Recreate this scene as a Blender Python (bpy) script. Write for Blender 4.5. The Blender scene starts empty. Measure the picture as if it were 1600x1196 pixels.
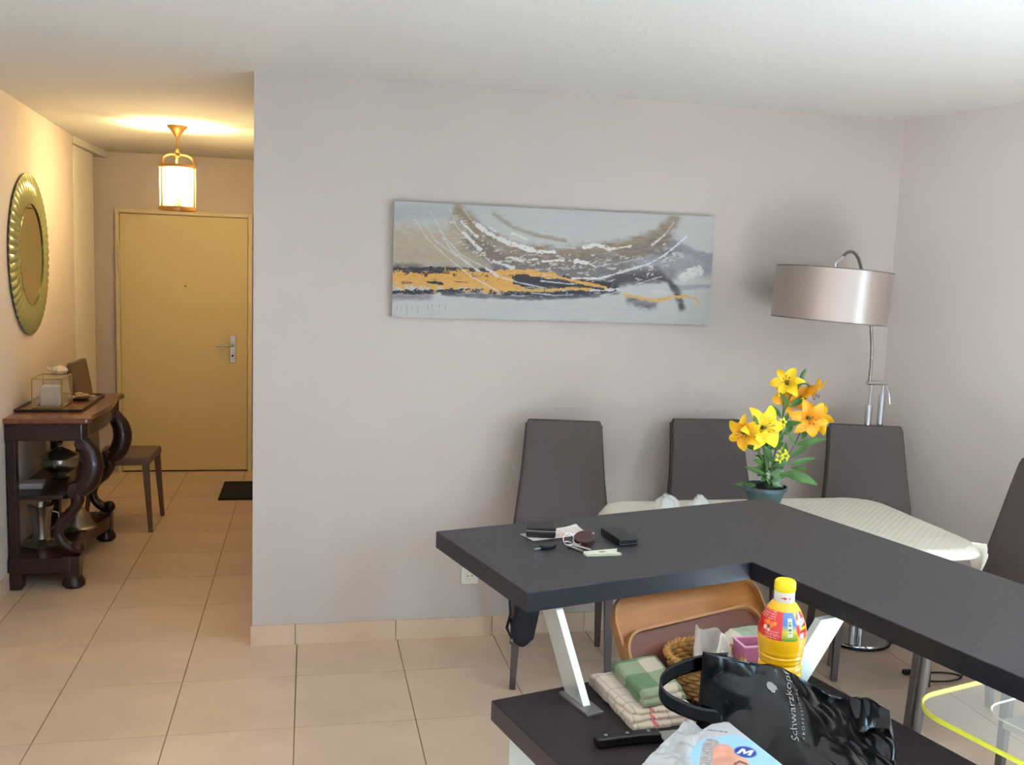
import bpy, bmesh, math, random
import numpy as np
from mathutils import Vector, Matrix, noise
sc = bpy.context.scene
PI = math.pi
random.seed(4); rng = np.random.RandomState(7)

# ---------------------------------------------------------------- camera, world, light, exposure
cam_d = bpy.data.cameras.new('camera'); cam = bpy.data.objects.new('camera', cam_d)
sc.collection.objects.link(cam); sc.camera = cam
cam_d.sensor_width = 36.0; cam_d.lens = 33.462; cam_d.clip_start = 0.05
_f = Vector((.20972367, .97050313, -.11891028)); _r = Vector((.9777089, -.20690413, .03572099)); _u = Vector((-.0100643, .12375117, .99226224))
cam.matrix_world = Matrix(((_r.x, _u.x, -_f.x, 0), (_r.y, _u.y, -_f.y, 0), (_r.z, _u.z, -_f.z, 1.7193), (0, 0, 0, 1)))

CORNER = Vector((2.813, 4.233)); A15 = math.radians(15)
DR = Vector((math.sin(A15), -math.cos(A15)))            # along the oblique right wall, towards the camera side
NR = Vector((-math.cos(A15), -math.sin(A15)))           # into the room
END = CORNER + DR * 6.2

w = bpy.data.worlds.new('world'); sc.world = w; w.use_nodes = True
bg = w.node_tree.nodes['Background']; bg.inputs[0].default_value = (.62, .76, 1, 1); bg.inputs[1].default_value = .8

def area(name, loc, direction, sx, sy, power, color, spread=PI):
    l = bpy.data.lights.new(name, 'AREA'); l.shape = 'RECTANGLE'; l.size = sx; l.size_y = sy
    l.energy = power; l.color = color; l.spread = spread
    o = bpy.data.objects.new(name, l); sc.collection.objects.link(o)
    o.location = loc; o.rotation_euler = Vector(direction).to_track_quat('-Z', 'Y').to_euler()
    return o
# daylight coming in by the two French windows (one in the oblique wall, one behind the camera)
WIN1 = (2.9, 4.8)                                        # stretch of the right wall taken by window_1
c1 = CORNER + DR * (sum(WIN1) / 2) - NR * 0.25
area('daylight_side_window', (c1.x, c1.y, 1.15), (NR.x, NR.y, 0.06), 1.8, 2.0, 178, (.53, .82, 1))
WIN2 = (1.0, 4.0)
sl = bpy.data.lights.new('sun', 'SUN'); sl.energy = 400; sl.angle = math.radians(1.5); sl.color = (.47, .64, 1)
so = bpy.data.objects.new('sun', sl); sc.collection.objects.link(so)      # low sun falling through the rear window onto the kitchen floor
_el = math.radians(31); _sd = Vector((-DR.x - .05, -DR.y, 0)).normalized() * math.cos(_el); so.rotation_euler = Vector((_sd.x, _sd.y, -math.sin(_el))).to_track_quat('-Z', 'Y').to_euler()

sc.view_settings.view_transform = 'Standard'; sc.view_settings.look = 'None'
sc.view_settings.gamma = 1.0; sc.view_settings.use_curve_mapping = False
sc.view_settings.exposure = 0.0
sc.cycles.max_bounces = 8; sc.cycles.diffuse_bounces = 5; sc.cycles.transparent_max_bounces = 12
sc.cycles.use_denoising = True; sc.cycles.sample_clamp_indirect = 6.0
sc.cycles.caustics_reflective = False; sc.cycles.caustics_refractive = False

# ---------------------------------------------------------------- materials
def lin(c):
    return tuple(((x / 255) / 12.92 if x / 255 <= .04045 else ((x / 255 + .055) / 1.055) ** 2.4) for x in c)
MATS = {}
def pm(name, srgb=(128, 128, 128), rough=.5, metal=0.0, var=0.0, vscale=20.0, bump=0.0, bscale=60.0, spec=.5,
       coat=0.0, trans=0.0, ior=1.45, alpha=1.0, emit=None, estr=0.0, sss=0.0, vcol=False, stretch=None, sheen=0.0, detail=4.0):
    if name in MATS: return MATS[name]
    m = bpy.data.materials.new(name); m.use_nodes = True; nt = m.node_tree; N = nt.nodes; L = nt.links
    b = N['Principled BSDF']; c = lin(srgb)
    b.inputs['Base Color'].default_value = (*c, 1); b.inputs['Roughness'].default_value = rough
    b.inputs['Metallic'].default_value = metal; b.inputs['Specular IOR Level'].default_value = spec
    b.inputs['Coat Weight'].default_value = coat; b.inputs['Transmission Weight'].default_value = trans
    b.inputs['IOR'].default_value = ior; b.inputs['Alpha'].default_value = alpha
    b.inputs['Sheen Weight'].default_value = sheen
    if sss: b.inputs['Subsurface Weight'].default_value = sss; b.inputs['Subsurface Scale'].default_value = .01
    if emit: b.inputs['Emission Color'].default_value = (*lin(emit), 1); b.inputs['Emission Strength'].default_value = estr
    tc = N.new('ShaderNodeTexCoord'); mp = N.new('ShaderNodeMapping'); L.new(tc.outputs['Object'], mp.inputs[0])
    if stretch: mp.inputs['Scale'].default_value = stretch
    col = None
    if vcol:
        at = N.new('ShaderNodeAttribute'); at.attribute_name = 'Col'; col = at.outputs['Color']
        L.new(col, b.inputs['Base Color'])
    if var:
        n = N.new('ShaderNodeTexNoise'); n.inputs['Scale'].default_value = vscale; n.inputs['Detail'].default_value = detail
        L.new(mp.outputs[0], n.inputs['Vector'])
        r = N.new('ShaderNodeMapRange'); r.inputs[1].default_value = .3; r.inputs[2].default_value = .7
        r.inputs[3].default_value = 1 - var; r.inputs[4].default_value = 1 + var; L.new(n.outputs[0], r.inputs[0])
        mx = N.new('ShaderNodeVectorMath'); mx.operation = 'SCALE'; L.new(r.outputs[0], mx.inputs['Scale'])
        if col: L.new(col, mx.inputs[0])
        else: mx.inputs[0].default_value = c
        L.new(mx.outputs[0], b.inputs['Base Color'])
    if bump:
        n2 = N.new('ShaderNodeTexNoise'); n2.inputs['Scale'].default_value = bscale; n2.inputs['Detail'].default_value = 3
        L.new(mp.outputs[0], n2.inputs['Vector'])
        bp = N.new('ShaderNodeBump'); bp.inputs['Strength'].default_value = bump; bp.inputs['Distance'].default_value = .004
        L.new(n2.outputs[0], bp.inputs['Height']); L.new(bp.outputs[0], b.inputs['Normal'])
    MATS[name] = m; return m
wall_m = pm('wall_plaster', (196, 186, 179), .85, bump=.25, bscale=160, var=.015, vscale=3)
wallr_m = pm('right_wall_plaster', (222, 213, 207), .85, bump=.25, bscale=160, var=.015, vscale=3)
hallw_m = pm('hall_plaster', (208, 196, 188), .85, bump=.25, bscale=160, var=.015, vscale=3)
ceil_m = pm('ceiling_plaster', (230, 229, 226), .9, bump=.5, bscale=120)
grout_m = pm('grout', (138, 122, 102), .9)
tile_m = pm('floor_tile', (219, 194, 169), .3, var=.10, vscale=2.6, bump=.03, bscale=40, detail=6)
basetile_m = pm('baseboard_tile', (212, 189, 164), .4, var=.06, vscale=7, detail=6)
doorp_m = pm('door_paint', (214, 196, 148), .45, bump=.05, bscale=200)
frame_m = pm('frame_paint', (218, 205, 168), .4)
white_m = pm('white_paint', (225, 222, 215), .45)
dark_m = pm('dark_gap', (40, 33, 28), .8)
steel_m = pm('satin_steel', (190, 190, 188), .32, metal=1.0)
chrome_m = pm('chrome', (215, 216, 220), .08, metal=1.0)
alu_m = pm('brushed_aluminium', (205, 212, 208), .34, metal=.55, bump=.02, bscale=300)
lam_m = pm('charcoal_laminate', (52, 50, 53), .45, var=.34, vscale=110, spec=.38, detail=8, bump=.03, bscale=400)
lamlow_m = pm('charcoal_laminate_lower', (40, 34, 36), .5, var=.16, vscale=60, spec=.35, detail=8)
band_m = pm('charcoal_edge_band', (27, 28, 36), .45, var=.14, vscale=70, detail=8)
cab_m = pm('cabinet_side', (190, 204, 200), .4)
chair_m = pm('taupe_leatherette', (72, 62, 60), .55, var=.08, vscale=90, bump=.12, bscale=500, detail=6)
seam_m = pm('taupe_seam', (52, 45, 45), .6)
leg_m = pm('taupe_covered_leg', (74, 66, 63), .5)
hallchair_m = pm('brown_leatherette', (104, 84, 70), .5, var=.06, vscale=60)
cloth_m = pm('quilted_oilcloth', (236, 231, 214), .6)
nt = cloth_m.node_tree; _b = nt.nodes['Principled BSDF']
_tc = nt.nodes.new('ShaderNodeTexCoord')
_w = []
for ax in ((1, 1, 0), (1, -1, 0)):
    mpn = nt.nodes.new('ShaderNodeMapping'); mpn.inputs['Rotation'].default_value = (0, 0, PI / 4 * ax[1])
    wv = nt.nodes.new('ShaderNodeTexWave'); wv.inputs['Scale'].default_value = 14; wv.wave_profile = 'SIN'
    nt.links.new(_tc.outputs['Object'], mpn.inputs[0]); nt.links.new(mpn.outputs[0], wv.inputs[0]); _w.append(wv)
_mt = nt.nodes.new('ShaderNodeMath'); _mt.operation = 'MULTIPLY'
nt.links.new(_w[0].outputs[1], _mt.inputs[0]); nt.links.new(_w[1].outputs[1], _mt.inputs[1])
_bp = nt.nodes.new('ShaderNodeBump'); _bp.inputs['Strength'].default_value = .5; _bp.inputs['Distance'].default_value = .004
nt.links.new(_mt.outputs[0], _bp.inputs['Height']); nt.links.new(_bp.outputs[0], _b.inputs['Normal'])
walnut_m = pm('dark_mahogany', (38, 14, 12), .32, var=.3, vscale=6, stretch=(1, 6, 1), coat=.15, detail=8)
walnut_top_m = pm('mahogany_top', (112, 66, 46), .25, var=.25, vscale=5, stretch=(6, 1, 1), coat=.35, detail=8)
silver_m = pm('tarnished_silver', (150, 145, 132), .25, metal=.9)
brass_m = pm('aged_brass', (176, 132, 74), .3, metal=.9)
tray_m = pm('oak_tray', (152, 98, 42), .42, var=.16, vscale=9, stretch=(.6, 6, 8), detail=8)
trayd_m = pm('brown_tray', (96, 56, 38), .42, var=.12, vscale=9, stretch=(.6, 6, 8), detail=8)
trayrim_m = pm('tray_edge', (150, 106, 62), .5, var=.15, vscale=30, detail=8)
wick_m = pm('wicker', (160, 116, 60), .6, var=.2, vscale=60)
vcol_m = pm('printed_surface', (200, 200, 200), .45, vcol=True)
vcloth_m = pm('woven_cotton', (200, 200, 200), .9, vcol=True, bump=.5, bscale=700, sheen=.2)
vpaint_m = pm('painted_canvas', (200, 200, 200), .6, vcol=True, bump=.3, bscale=300)
vgloss_m = pm('printed_glossy', (200, 200, 200), .3, vcol=True)
oil_m = pm('yellow_bottle_plastic', (238, 190, 30), .18, vcol=True, coat=.6, sss=.08)
capy_m = pm('yellow_cap', (250, 220, 30), .35)
white_pl = pm('white_plastic', (232, 228, 218), .35)
bag_m = pm('black_glossy_plastic', (5, 4, 4), .18, spec=.24)
blackm = pm('black_plastic', (16, 16, 18), .35)
blackl = pm('black_leather', (22, 21, 23), .45, bump=.3, bscale=400)
blackf = pm('black_fabric', (26, 26, 32), .9, bump=.3, bscale=300)
mat_m = pm('doormat_rubber', (24, 24, 26), .95, bump=.6, bscale=300)
lilac_m = pm('lilac_glaze', (172, 104, 134), .45)
lilac2_m = pm('lilac_glaze_rim', (214, 160, 186), .45)
paper_m = pm('paper', (228, 222, 216), .7)
tagm = pm('cream_tag', (222, 222, 200), .5)
brown_m = pm('brown_leather_fob', (60, 34, 32), .4)
film_m = pm('clear_film', (214, 216, 214), .15, alpha=.62)
clearbag_m = pm('clear_bag', (236, 236, 232), .2, alpha=.5)
glass_m = pm('clear_glass', (255, 255, 255), .02, trans=1.0, ior=1.45)
fluted_m = pm('fluted_mirror_glass', (166, 168, 118), .16, metal=.45)
mirror_m = pm('mirror', (226, 222, 190), .02, metal=1.0)
acryl_m = pm('clear_acrylic', (246, 246, 238), .04, alpha=.16)
acredge_m = pm('fluorescent_acrylic_edge', (250, 240, 70), .3)
shade_m = pm('silver_silk_shade', (186, 174, 165), .31, metal=.75)
_n = shade_m.node_tree; _t = _n.nodes.new('ShaderNodeTangent'); _t.direction_type = 'RADIAL'; _t.axis = 'Z'
_p = _n.nodes['Principled BSDF']; _p.inputs['Anisotropic'].default_value = .0; _p.inputs['Anisotropic Rotation'].default_value = .25; _n.links.new(_t.outputs[0], _p.inputs['Tangent'])
shade_in = pm('shade_lining', (225, 222, 214), .8)
leaf_m = pm('lily_leaf', (62, 104, 42), .5, var=.25, vscale=30)
leafl_m = pm('pale_leaf', (128, 164, 120), .5, var=.2, vscale=40)
stem_m = pm('lily_stem', (76, 100, 48), .5)
petal_m = pm('lily_petal', (247, 190, 16), .5, vcol=True, sss=.15)
bud_m = pm('yellow_green_bud', (214, 210, 40), .5)
stamen_m = pm('stamen', (120, 58, 24), .7)
pot_m = pm('dark_green_pot', (52, 72, 74), .5)
soil_m = pm('soil', (26, 22, 18), .95, bump=1, bscale=80)
frost_m = pm('lantern_glass', (255, 246, 226), .12, alpha=1.0)
_n = frost_m.node_tree; _tl = _n.nodes.new('ShaderNodeBsdfTranslucent'); _tp = _n.nodes.new('ShaderNodeBsdfTransparent'); _mx = _n.nodes.new('ShaderNodeMixShader'); _mx.inputs[0].default_value = .16
_tl.inputs[0].default_value = (1, .95, .82, 1); _n.links.new(_tp.outputs[0], _mx.inputs[1]); _n.links.new(_tl.outputs[0], _mx.inputs[2]); _n.links.new(_mx.outputs[0], _n.nodes['Material Output'].inputs[0])
bulb_m = pm('bulb', (255, 240, 210), .3, emit=(255, 214, 140), estr=28)
candle_m = pm('candle_wax', (205, 203, 200), .6)
gild_m = pm('brass_wire', (160, 140, 84), .35, metal=.6)
thin_glass = pm('thin_glass', (232, 226, 196), .05, alpha=.14)
porc_m = pm('white_porcelain', (224, 214, 194), .25)
book_m = pm('grey_box_card', (160, 158, 160), .6)
cable_m = pm('black_cable', (20, 18, 18), .5)

# ---------------------------------------------------------------- helpers
class MB:
    def __init__(s): s.bm = bmesh.new()
    def _tr(s, vs, M):
        if M is not None: bmesh.ops.transform(s.bm, matrix=M, verts=vs)
    def box(s, x0, x1, y0, y1, z0, z1, M=None):
        P = [(x0, y0, z0), (x1, y0, z0), (x1, y1, z0), (x0, y1, z0), (x0, y0, z1), (x1, y0, z1), (x1, y1, z1), (x0, y1, z1)]
        v = [s.bm.verts.new(p) for p in P]
        for f in ((0, 3, 2, 1), (4, 5, 6, 7), (0, 1, 5, 4), (1, 2, 6, 5), (2, 3, 7, 6), (3, 0, 4, 7)): s.bm.faces.new([v[i] for i in f])
        s._tr(v, M); return s
    def prism(s, pts, z0, z1, M=None, scale_top=1.0):
        n = len(pts); a = [s.bm.verts.new((x, y, z0)) for x, y in pts]
        cx = sum(p[0] for p in pts) / n; cy = sum(p[1] for p in pts) / n
        b = [s.bm.verts.new((cx + (x - cx) * scale_top, cy + (y - cy) * scale_top, z1)) for x, y in pts]
        s.bm.faces.new(a[::-1]); s.bm.faces.new(b)
        for i in range(n): s.bm.faces.new((a[i], a[(i + 1) % n], b[(i + 1) % n], b[i]))
        s._tr(a + b, M); return s
    def rings(s, R, close=True, cap=True, M=None):
        V = [[s.bm.verts.new(p) for p in r] for r in R]; n = len(V[0])
        for i in range(len(V) - 1):
            for j in range(n if close else n - 1):
                k = (j + 1) % n; s.bm.faces.new((V[i][j], V[i][k], V[i + 1][k], V[i + 1][j]))
        if cap and close:
            s.bm.faces.new(V[0][::-1]); s.bm.faces.new(V[-1])
        s._tr([v for r in V for v in r], M); return s
    def tube(s, path, rad, n=10, M=None, flat=1.0, cap=True):
        P = [Vector(p) for p in path]; R = []
        if not hasattr(rad, '__len__'): rad = [rad] * len(P)
        up = None
        for i, p in enumerate(P):
            t = (P[min(i + 1, len(P) - 1)] - P[max(i - 1, 0)]).normalized()
            if up is None:
                up = Vector((0, 0, 1)) if abs(t.z) < .9 else Vector((0, 1, 0))
            a = t.cross(up)
            if a.length < 1e-5: a = t.orthogonal()
            a.normalize(); b = a.cross(t).normalized(); up = b
            R.append([p + (a * math.cos(2 * PI * k / n) * flat + b * math.sin(2 * PI * k / n)) * rad[i] for k in range(n)])
        return s.rings(R, cap=cap, M=M)
    def lathe(s, prof, n=32, M=None, cap=True, fn=None):
        R = [[((fn(k / n, r, z) if fn else r) * math.cos(2 * PI * k / n), (fn(k / n, r, z) if fn else r) * math.sin(2 * PI * k / n), z) for k in range(n)] for r, z in prof]
        return s.rings(R, cap=cap, M=M)
    def ball(s, c, r, sx=1, sy=1, sz=1, n=14):
        prof = [(max(1e-4, math.sin(PI * i / n)), -math.cos(PI * i / n)) for i in range(n + 1)]
        M = Matrix.Translation(c) @ Matrix.Diagonal((r * sx, r * sy, r * sz, 1))
        return s.lathe(prof, n + 4, M)
    def build(s, name, mat, parent=None, smooth=False, bevel=0, seg=2, loc=None, rot=None):
        bmesh.ops.recalc_face_normals(s.bm, faces=s.bm.faces)
        me = bpy.data.meshes.new(name); s.bm.to_mesh(me); s.bm.free()
        return link(name, me, mat, parent, smooth, bevel, seg, loc, rot)
def link(name, me, mat, parent=None, smooth=False, bevel=0, seg=2, loc=None, rot=None):
    o = bpy.data.objects.new(name, me); sc.collection.objects.link(o)
    if mat: me.materials.append(mat)
    if smooth:
        for p in me.polygons: p.use_smooth = True
        me.set_sharp_from_angle(angle=math.radians(42))
    if bevel:
        m = o.modifiers.new('bevel', 'BEVEL'); m.width = bevel; m.segments = seg; m.limit_method = 'ANGLE'; m.angle_limit = math.radians(35)
        for p in me.polygons: p.use_smooth = True
        m.harden_normals = True
    if parent: o.parent = parent
    if loc is not None: o.location = loc
    if rot is not None: o.rotation_euler = rot
    return o
def tag(o, label, cat, group=None):
    o['label'] = label; o['category'] = cat
    if group: o['group'] = group
    return o
def thing(name, label, cat, loc=(0, 0, 0), rotz=0.0, group=None, scale=1.0):
    o = bpy.data.objects.new(name, None); sc.collection.objects.link(o); o.empty_display_size = .1
    o.location = loc; o.rotation_euler = (0, 0, rotz); o.scale = (scale,) * 3
    return tag(o, label, cat, group)
def struct(o): o['kind'] = 'structure'; return o
def grid(name, nu, nv, fpos, mat, parent=None, fcol=None, closeu=False, smooth=True, thick=0, loc=None, rot=None):
    """surface over [0,1]x[0,1]; fpos(u,v)->xyz ; fcol(U,V arrays)->Nx3 linear colours"""
    vs = []; uvs = []
    for j in range(nv + 1):
        for i in range(nu + (0 if closeu else 1)):
            u, v = i / nu, j / nv; vs.append(fpos(u, v)); uvs.append((u, v))
    nn = nu if closeu else nu + 1; fs = []
    for j in range(nv):
        for i in range(nu):
            k = (i + 1) % nn if closeu else i + 1
            fs.append((j * nn + i, j * nn + k, (j + 1) * nn + k, (j + 1) * nn + i))
    me = bpy.data.meshes.new(name); me.from_pydata([tuple(v) for v in vs], [], fs); me.update()
    if fcol:
        a = np.array(uvs); c = fcol(a[:, 0], a[:, 1]); att = me.color_attributes.new('Col', 'FLOAT_COLOR', 'POINT')
        att.data.foreach_set('color', np.hstack([c, np.ones((len(c), 1))]).astype(np.float32).ravel())
    o = link(name, me, mat, parent, False, loc=loc, rot=rot)
    if smooth:
        for p in me.polygons: p.use_smooth = True
    if thick:
        m = o.modifiers.new('solid', 'SOLIDIFY'); m.thickness = thick; m.offset = -1
    return o
def L3(c): return np.array(lin(c))
def inpoly(X, Y, poly):
    c = np.zeros(X.shape, bool); n = len(poly)
    for i in range(n):
        x0, y0 = poly[i]; x1, y1 = poly[(i + 1) % n]
        if y0 == y1: continue
        c ^= ((y0 > Y) != (y1 > Y)) & (X < (x1 - x0) * (Y - y0) / (y1 - y0) + x0)
    return c
def vnoise(X, Y, seed=0):
    r = np.random.RandomState(seed).rand(64, 64); xi = np.floor(X).astype(int); yi = np.floor(Y).astype(int)
    fx = X - xi; fy = Y - yi; fx = fx * fx * (3 - 2 * fx); fy = fy * fy * (3 - 2 * fy)
    g = lambda a, b: r[b % 64, a % 64]
    return (g(xi, yi) * (1 - fx) + g(xi + 1, yi) * fx) * (1 - fy) + (g(xi, yi + 1) * (1 - fx) + g(xi + 1, yi + 1) * fx) * fy
def segdist(X, Y, pts):
    best = np.full(X.shape, 1e9)
    for (x0, y0), (x1, y1) in zip(pts[:-1], pts[1:]):
        dx, dy = x1 - x0, y1 - y0; t = np.clip(((X - x0) * dx + (Y - y0) * dy) / (dx * dx + dy * dy + 1e-9), 0, 1)
        best = np.minimum(best, np.hypot(X - x0 - t * dx, Y - y0 - t * dy))
    return best
_U = Vector((math.cos(A15), math.sin(A15))); _V = Vector((-math.sin(A15), math.cos(A15)))
def W(u, v, z=0.0):                                      # counter frame (turned 15 degrees) -> room
    p = _U * u + _V * v; return Vector((p.x, p.y, z))
def text_mesh(s, size, extr=0.0, fn=None, align='CENTER'):
    c = bpy.data.curves.new('t', 'FONT'); c.body = s; c.size = size; c.extrude = extr; c.align_x = align; c.align_y = 'CENTER'; c.resolution_u = 3
    o = bpy.data.objects.new('t', c); sc.collection.objects.link(o)
    dg = bpy.context.evaluated_depsgraph_get(); me = bpy.data.meshes.new_from_object(o.evaluated_get(dg))
    bpy.data.objects.remove(o); bpy.data.curves.remove(c)
    if fn:
        bm = bmesh.new(); bm.from_mesh(me)
        bmesh.ops.subdivide_edges(bm, edges=[e for e in bm.edges if e.calc_length() > size * .3], cuts=2)
        for v in bm.verts: v.co = fn(v.co.x, v.co.y)
        bm.to_mesh(me); bm.free()
    return me
# ---------------------------------------------------------------- room shell
CZ = 2.5; WY = 4.233; XL = -1.56; XI = -.232; YE = 7.94
def wall_seg(mb, p, q, nrm, z0, z1, t=.12):
    """vertical slab from p to q, its room face on the line, thickness away from nrm"""
    p, q, nrm = Vector(p), Vector(q), Vector(nrm)
    pts = [p, q, q - nrm * t, p - nrm * t]
    mb.prism([(a.x, a.y) for a in pts], z0, z1)
mb = MB(); wall_seg(mb, (XI, WY), CORNER + Vector((.05, 0)), (0, -1), 0, CZ); struct(mb.build('wall_back', wall_m))
mb = MB()
S0, S1 = WIN1
wall_seg(mb, CORNER, CORNER + DR * S0, NR, 0, CZ); wall_seg(mb, CORNER + DR * S1, END, NR, 0, CZ)
wall_seg(mb, CORNER + DR * S0, CORNER + DR * S1, NR, 2.18, CZ)
struct(mb.build('wall_right', wallr_m))
BL = END + NR * ((END.x - XL - .042 * 10.2) / math.cos(A15))            # rear left corner
mb = MB(); T0, T1 = WIN2
fN = -DR
wall_seg(mb, END, END + NR * T0, fN, 0, CZ); wall_seg(mb, END + NR * T1, BL, fN, 0, CZ)
wall_seg(mb, END + NR * T0, END + NR * T1, fN, 2.18, CZ)
struct(mb.build('wall_front', wall_m))
mb = MB(); LW0 = Vector((XL + .042 * 7.0, 0)); wall_seg(mb, (XL + .042 * (7.0 - BL.y), BL.y), (XL, 7.0), (.99912, .04196), 0, CZ); struct(mb.build('wall_left', hallw_m))
mb = MB(); wall_seg(mb, (XI, WY + .12), (XI, YE), (-1, 0), 0, CZ); struct(mb.build('wall_inner', hallw_m))
mb = MB(); mb.box(XL - .7, XI + .12, YE, YE + .12, 0, CZ); struct(mb.build('wall_end', hallw_m))
mb = MB(); mb.box(XL - .82, XL - .7, 6.95, YE + .1, 0, CZ); mb.box(XL - .7, XL - .13, 6.83, 6.95, 0, CZ); struct(mb.build('wall_closet', hallw_m))
mb = MB(); mb.prism([(XL - .82, YE + .12), (XL - .82, 6.8), (BL.x - .1, BL.y - .2), (END.x + .2, END.y - .1), (CORNER.x + .1, CORNER.y + .12), (XI + .12, YE + .12)], CZ, CZ + .12)
struct(mb.build('ceiling', ceil_m))
# windows out of view, where the daylight enters
def window(name, p, d, n, length):
    r = struct(bpy.data.objects.new(name, None)); sc.collection.objects.link(r)
    M = Matrix(((d.x, n.x, 0, p.x), (d.y, n.y, 0, p.y), (0, 0, 1, 0), (0, 0, 0, 1)))
    m = MB(); m.box(0, length, -.1, -.04, 2.12, 2.18, M); m.box(0, length, -.1, -.04, 0, .04, M); m.box(0, .06, -.1, -.04, .04, 2.12, M); m.box(length - .06, length, -.1, -.04, .04, 2.12, M)
    m.build('window_frame', white_m, r)
    if length > 2.5: m = MB(); m.box(length / 2 - .04, length / 2 + .04, -.1, -.04, .04, 2.12, M); m.build('mullion', white_m, r)
window('window_1', CORNER + DR * S0, DR, NR, S1 - S0)
window('window_2', END + NR * T0, NR, fN, T1 - T0)

# floor: grout bed and single tiles
fl = MB(); fl.prism([(XL - .82, YE + .12), (XL - .82, 6.8), (BL.x - .1, BL.y - .2), (END.x + .2, END.y - .1), (CORNER.x + .1, CORNER.y + .12), (XI + .12, YE + .12)], -.1, -.0025)
floor = struct(fl.build('floor', grout_m))
def clip(poly, a, b, c):                                   # keep a*x+b*y<=c
    out = []
    for i in range(len(poly)):
        p, q = poly[i], poly[(i + 1) % len(poly)]; dp = a * p[0] + b * p[1] - c; dq = a * q[0] + b * q[1] - c
        if dp <= 0: out.append(p)
        if (dp < 0 < dq) or (dq < 0 < dp):
            t = dp / (dp - dq); out.append((p[0] + (q[0] - p[0]) * t, p[1] + (q[1] - p[1]) * t))
    return out
S = .450857; X0 = -.0359; Y0 = 4.3386; G = .0022
tilemesh = None
def parea(p): return abs(sum(p[i][0] * p[(i + 1) % len(p)][1] - p[(i + 1) % len(p)][0] * p[i][1] for i in range(len(p)))) / 2
cR = NR.x * CORNER.x + NR.y * CORNER.y
for i in range(-5, 10):
    for j in range(-11, 9):
        x0 = X0 + i * S + G; x1 = X0 + (i + 1) * S - G; y0 = Y0 + j * S + G; y1 = Y0 + (j + 1) * S - G
        sq = [(x0, y0), (x1, y0), (x1, y1), (x0, y1)]
        polys = []
        a = clip(sq, 0, 1, WY - .009)
        a = clip(a, -1, -.042, -(XL + .009 + .042 * 7.0)) if len(a) > 2 else []
        a = clip(a, -NR.x, -NR.y, -cR - .009) if len(a) > 2 else []
        if len(a) > 2 and parea(a) > .001 and y1 > .6: polys.append(a)
        b = clip(sq, 0, -1, -(WY - .009)); lim = XL + .009 if y0 < 7.0 else XL - .69
        for k in (((-1, -.042, -(lim + .042 * 7.0)) if y0 < 7.0 else (-1, 0, -lim)), (1, 0, XI - .009), (0, 1, YE - .009)):
            b = clip(b, *k) if len(b) > 2 else []
        if len(b) > 2 and parea(b) > .001: polys.append(b)
        if not polys: continue
        full = len(polys) == 1 and abs(parea(polys[0]) - parea(sq)) < 1e-6
        if full and tilemesh is not None:
            o = bpy.data.objects.new('tile', tilemesh); sc.collection.objects.link(o); o.parent = floor; o.location = (x0, y0, 0); continue
        m = MB(); ox, oy = (x0, y0)
        for pl in polys:
            m.prism([(p[0] - ox, p[1] - oy) for p in pl], -.004, 0)
        o = m.build('tile', tile_m, floor, loc=(ox, oy, 0))
        if full: tilemesh = o.data
# baseboards, one tile after another
def baseboard(name, p, q, n, first=.4, mat=basetile_m):
    p, q, n = Vector(p), Vector(q), Vector(n); d = (q - p); Ln = d.length; d.normalize()
    r = bpy.data.objects.new(name, None); sc.collection.objects.link(r); struct(r); s = 0; e = first
    while s < Ln - .01:
        e = min(e, Ln); a = p + d * (s + .0015); b = p + d * (e - .0015)
        m = MB(); m.prism([(a.x, a.y), (b.x, b.y), (b.x + n.x * .009, b.y + n.y * .009), (a.x + n.x * .009, a.y + n.y * .009)], 0, .094)
        m.build('tile', mat, r); s = e; e = s + S
baseboard('baseboard_back', (XI - .009, WY), (CORNER.x - .01, WY), (0, -1), .197)
baseboard('baseboard_right', CORNER + NR * .0 + DR * .01, CORNER + DR * 3.5, NR)
baseboard('baseboard_left', (XL + .042 * 3.8, 3.2), (XL, 7.0), (.99912, .04196))
baseboard('baseboard_inner', (XI, WY), (XI, YE), (-1, 0), .1)
baseboard('baseboard_end', (-.40, YE), (XI - .01, YE), (0, -1), .2)
# closet with a sliding door at the end of the left wall
r = struct(bpy.data.objects.new('door_2', None)); sc.collection.objects.link(r)
m = MB(); m.box(XL - .045, XL + .004, 7.0, 7.6, .01, 2.44); m.build('sliding_panel', white_m, r, bevel=.002)
m = MB(); m.prism([(XL - .12, 7.0), (XL + .004, 7.0), (XL + .04, YE - .001), (XL - .12, YE - .001)], 2.45, CZ - .001); struct(m.build('trim_1', white_m))
# entrance door
DX0, DX1, DZ = -1.432, -.478, 2.035
r = struct(bpy.data.objects.new('door_1', None)); sc.collection.objects.link(r)
m = MB(); m.box(DX0, DX1, YE - .035, YE - .002, .012, DZ); m.build('door_leaf', doorp_m, r, bevel=.002)
m = MB(); m.box(DX0 - .035, DX0 - .004, YE - .045, YE, 0, DZ + .04); m.box(DX1 + .004, DX1 + .038, YE - .045, YE, 0, DZ + .04); m.box(DX0 - .004, DX1 + .004, YE - .045, YE, DZ + .006, DZ + .04)
m.build('door_frame', frame_m, r, bevel=.003)
m = MB(); m.box(DX0, DX1, YE - .03, YE - .001, .0, .011); m.build('threshold_gap', dark_m, r)
for hz in (1.62, 1.75, .25):
    m = MB(); m.tube([(DX0 - .006, YE - .05, hz - .045), (DX0 - .006, YE - .05, hz + .045)], .008); m.build('hinge', frame_m, r, smooth=True)
m = MB(); m.tube([(-.949, YE - .04, 1.49), (-.949, YE - .032, 1.49)], .009, 12); m.build('peephole', brass_m, r, smooth=True)
m = MB(); m.box(-.614, -.568, YE - .042, YE - .034, .885, 1.108); pl = m.build('handle_plate', steel_m, r, bevel=.004)
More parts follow.
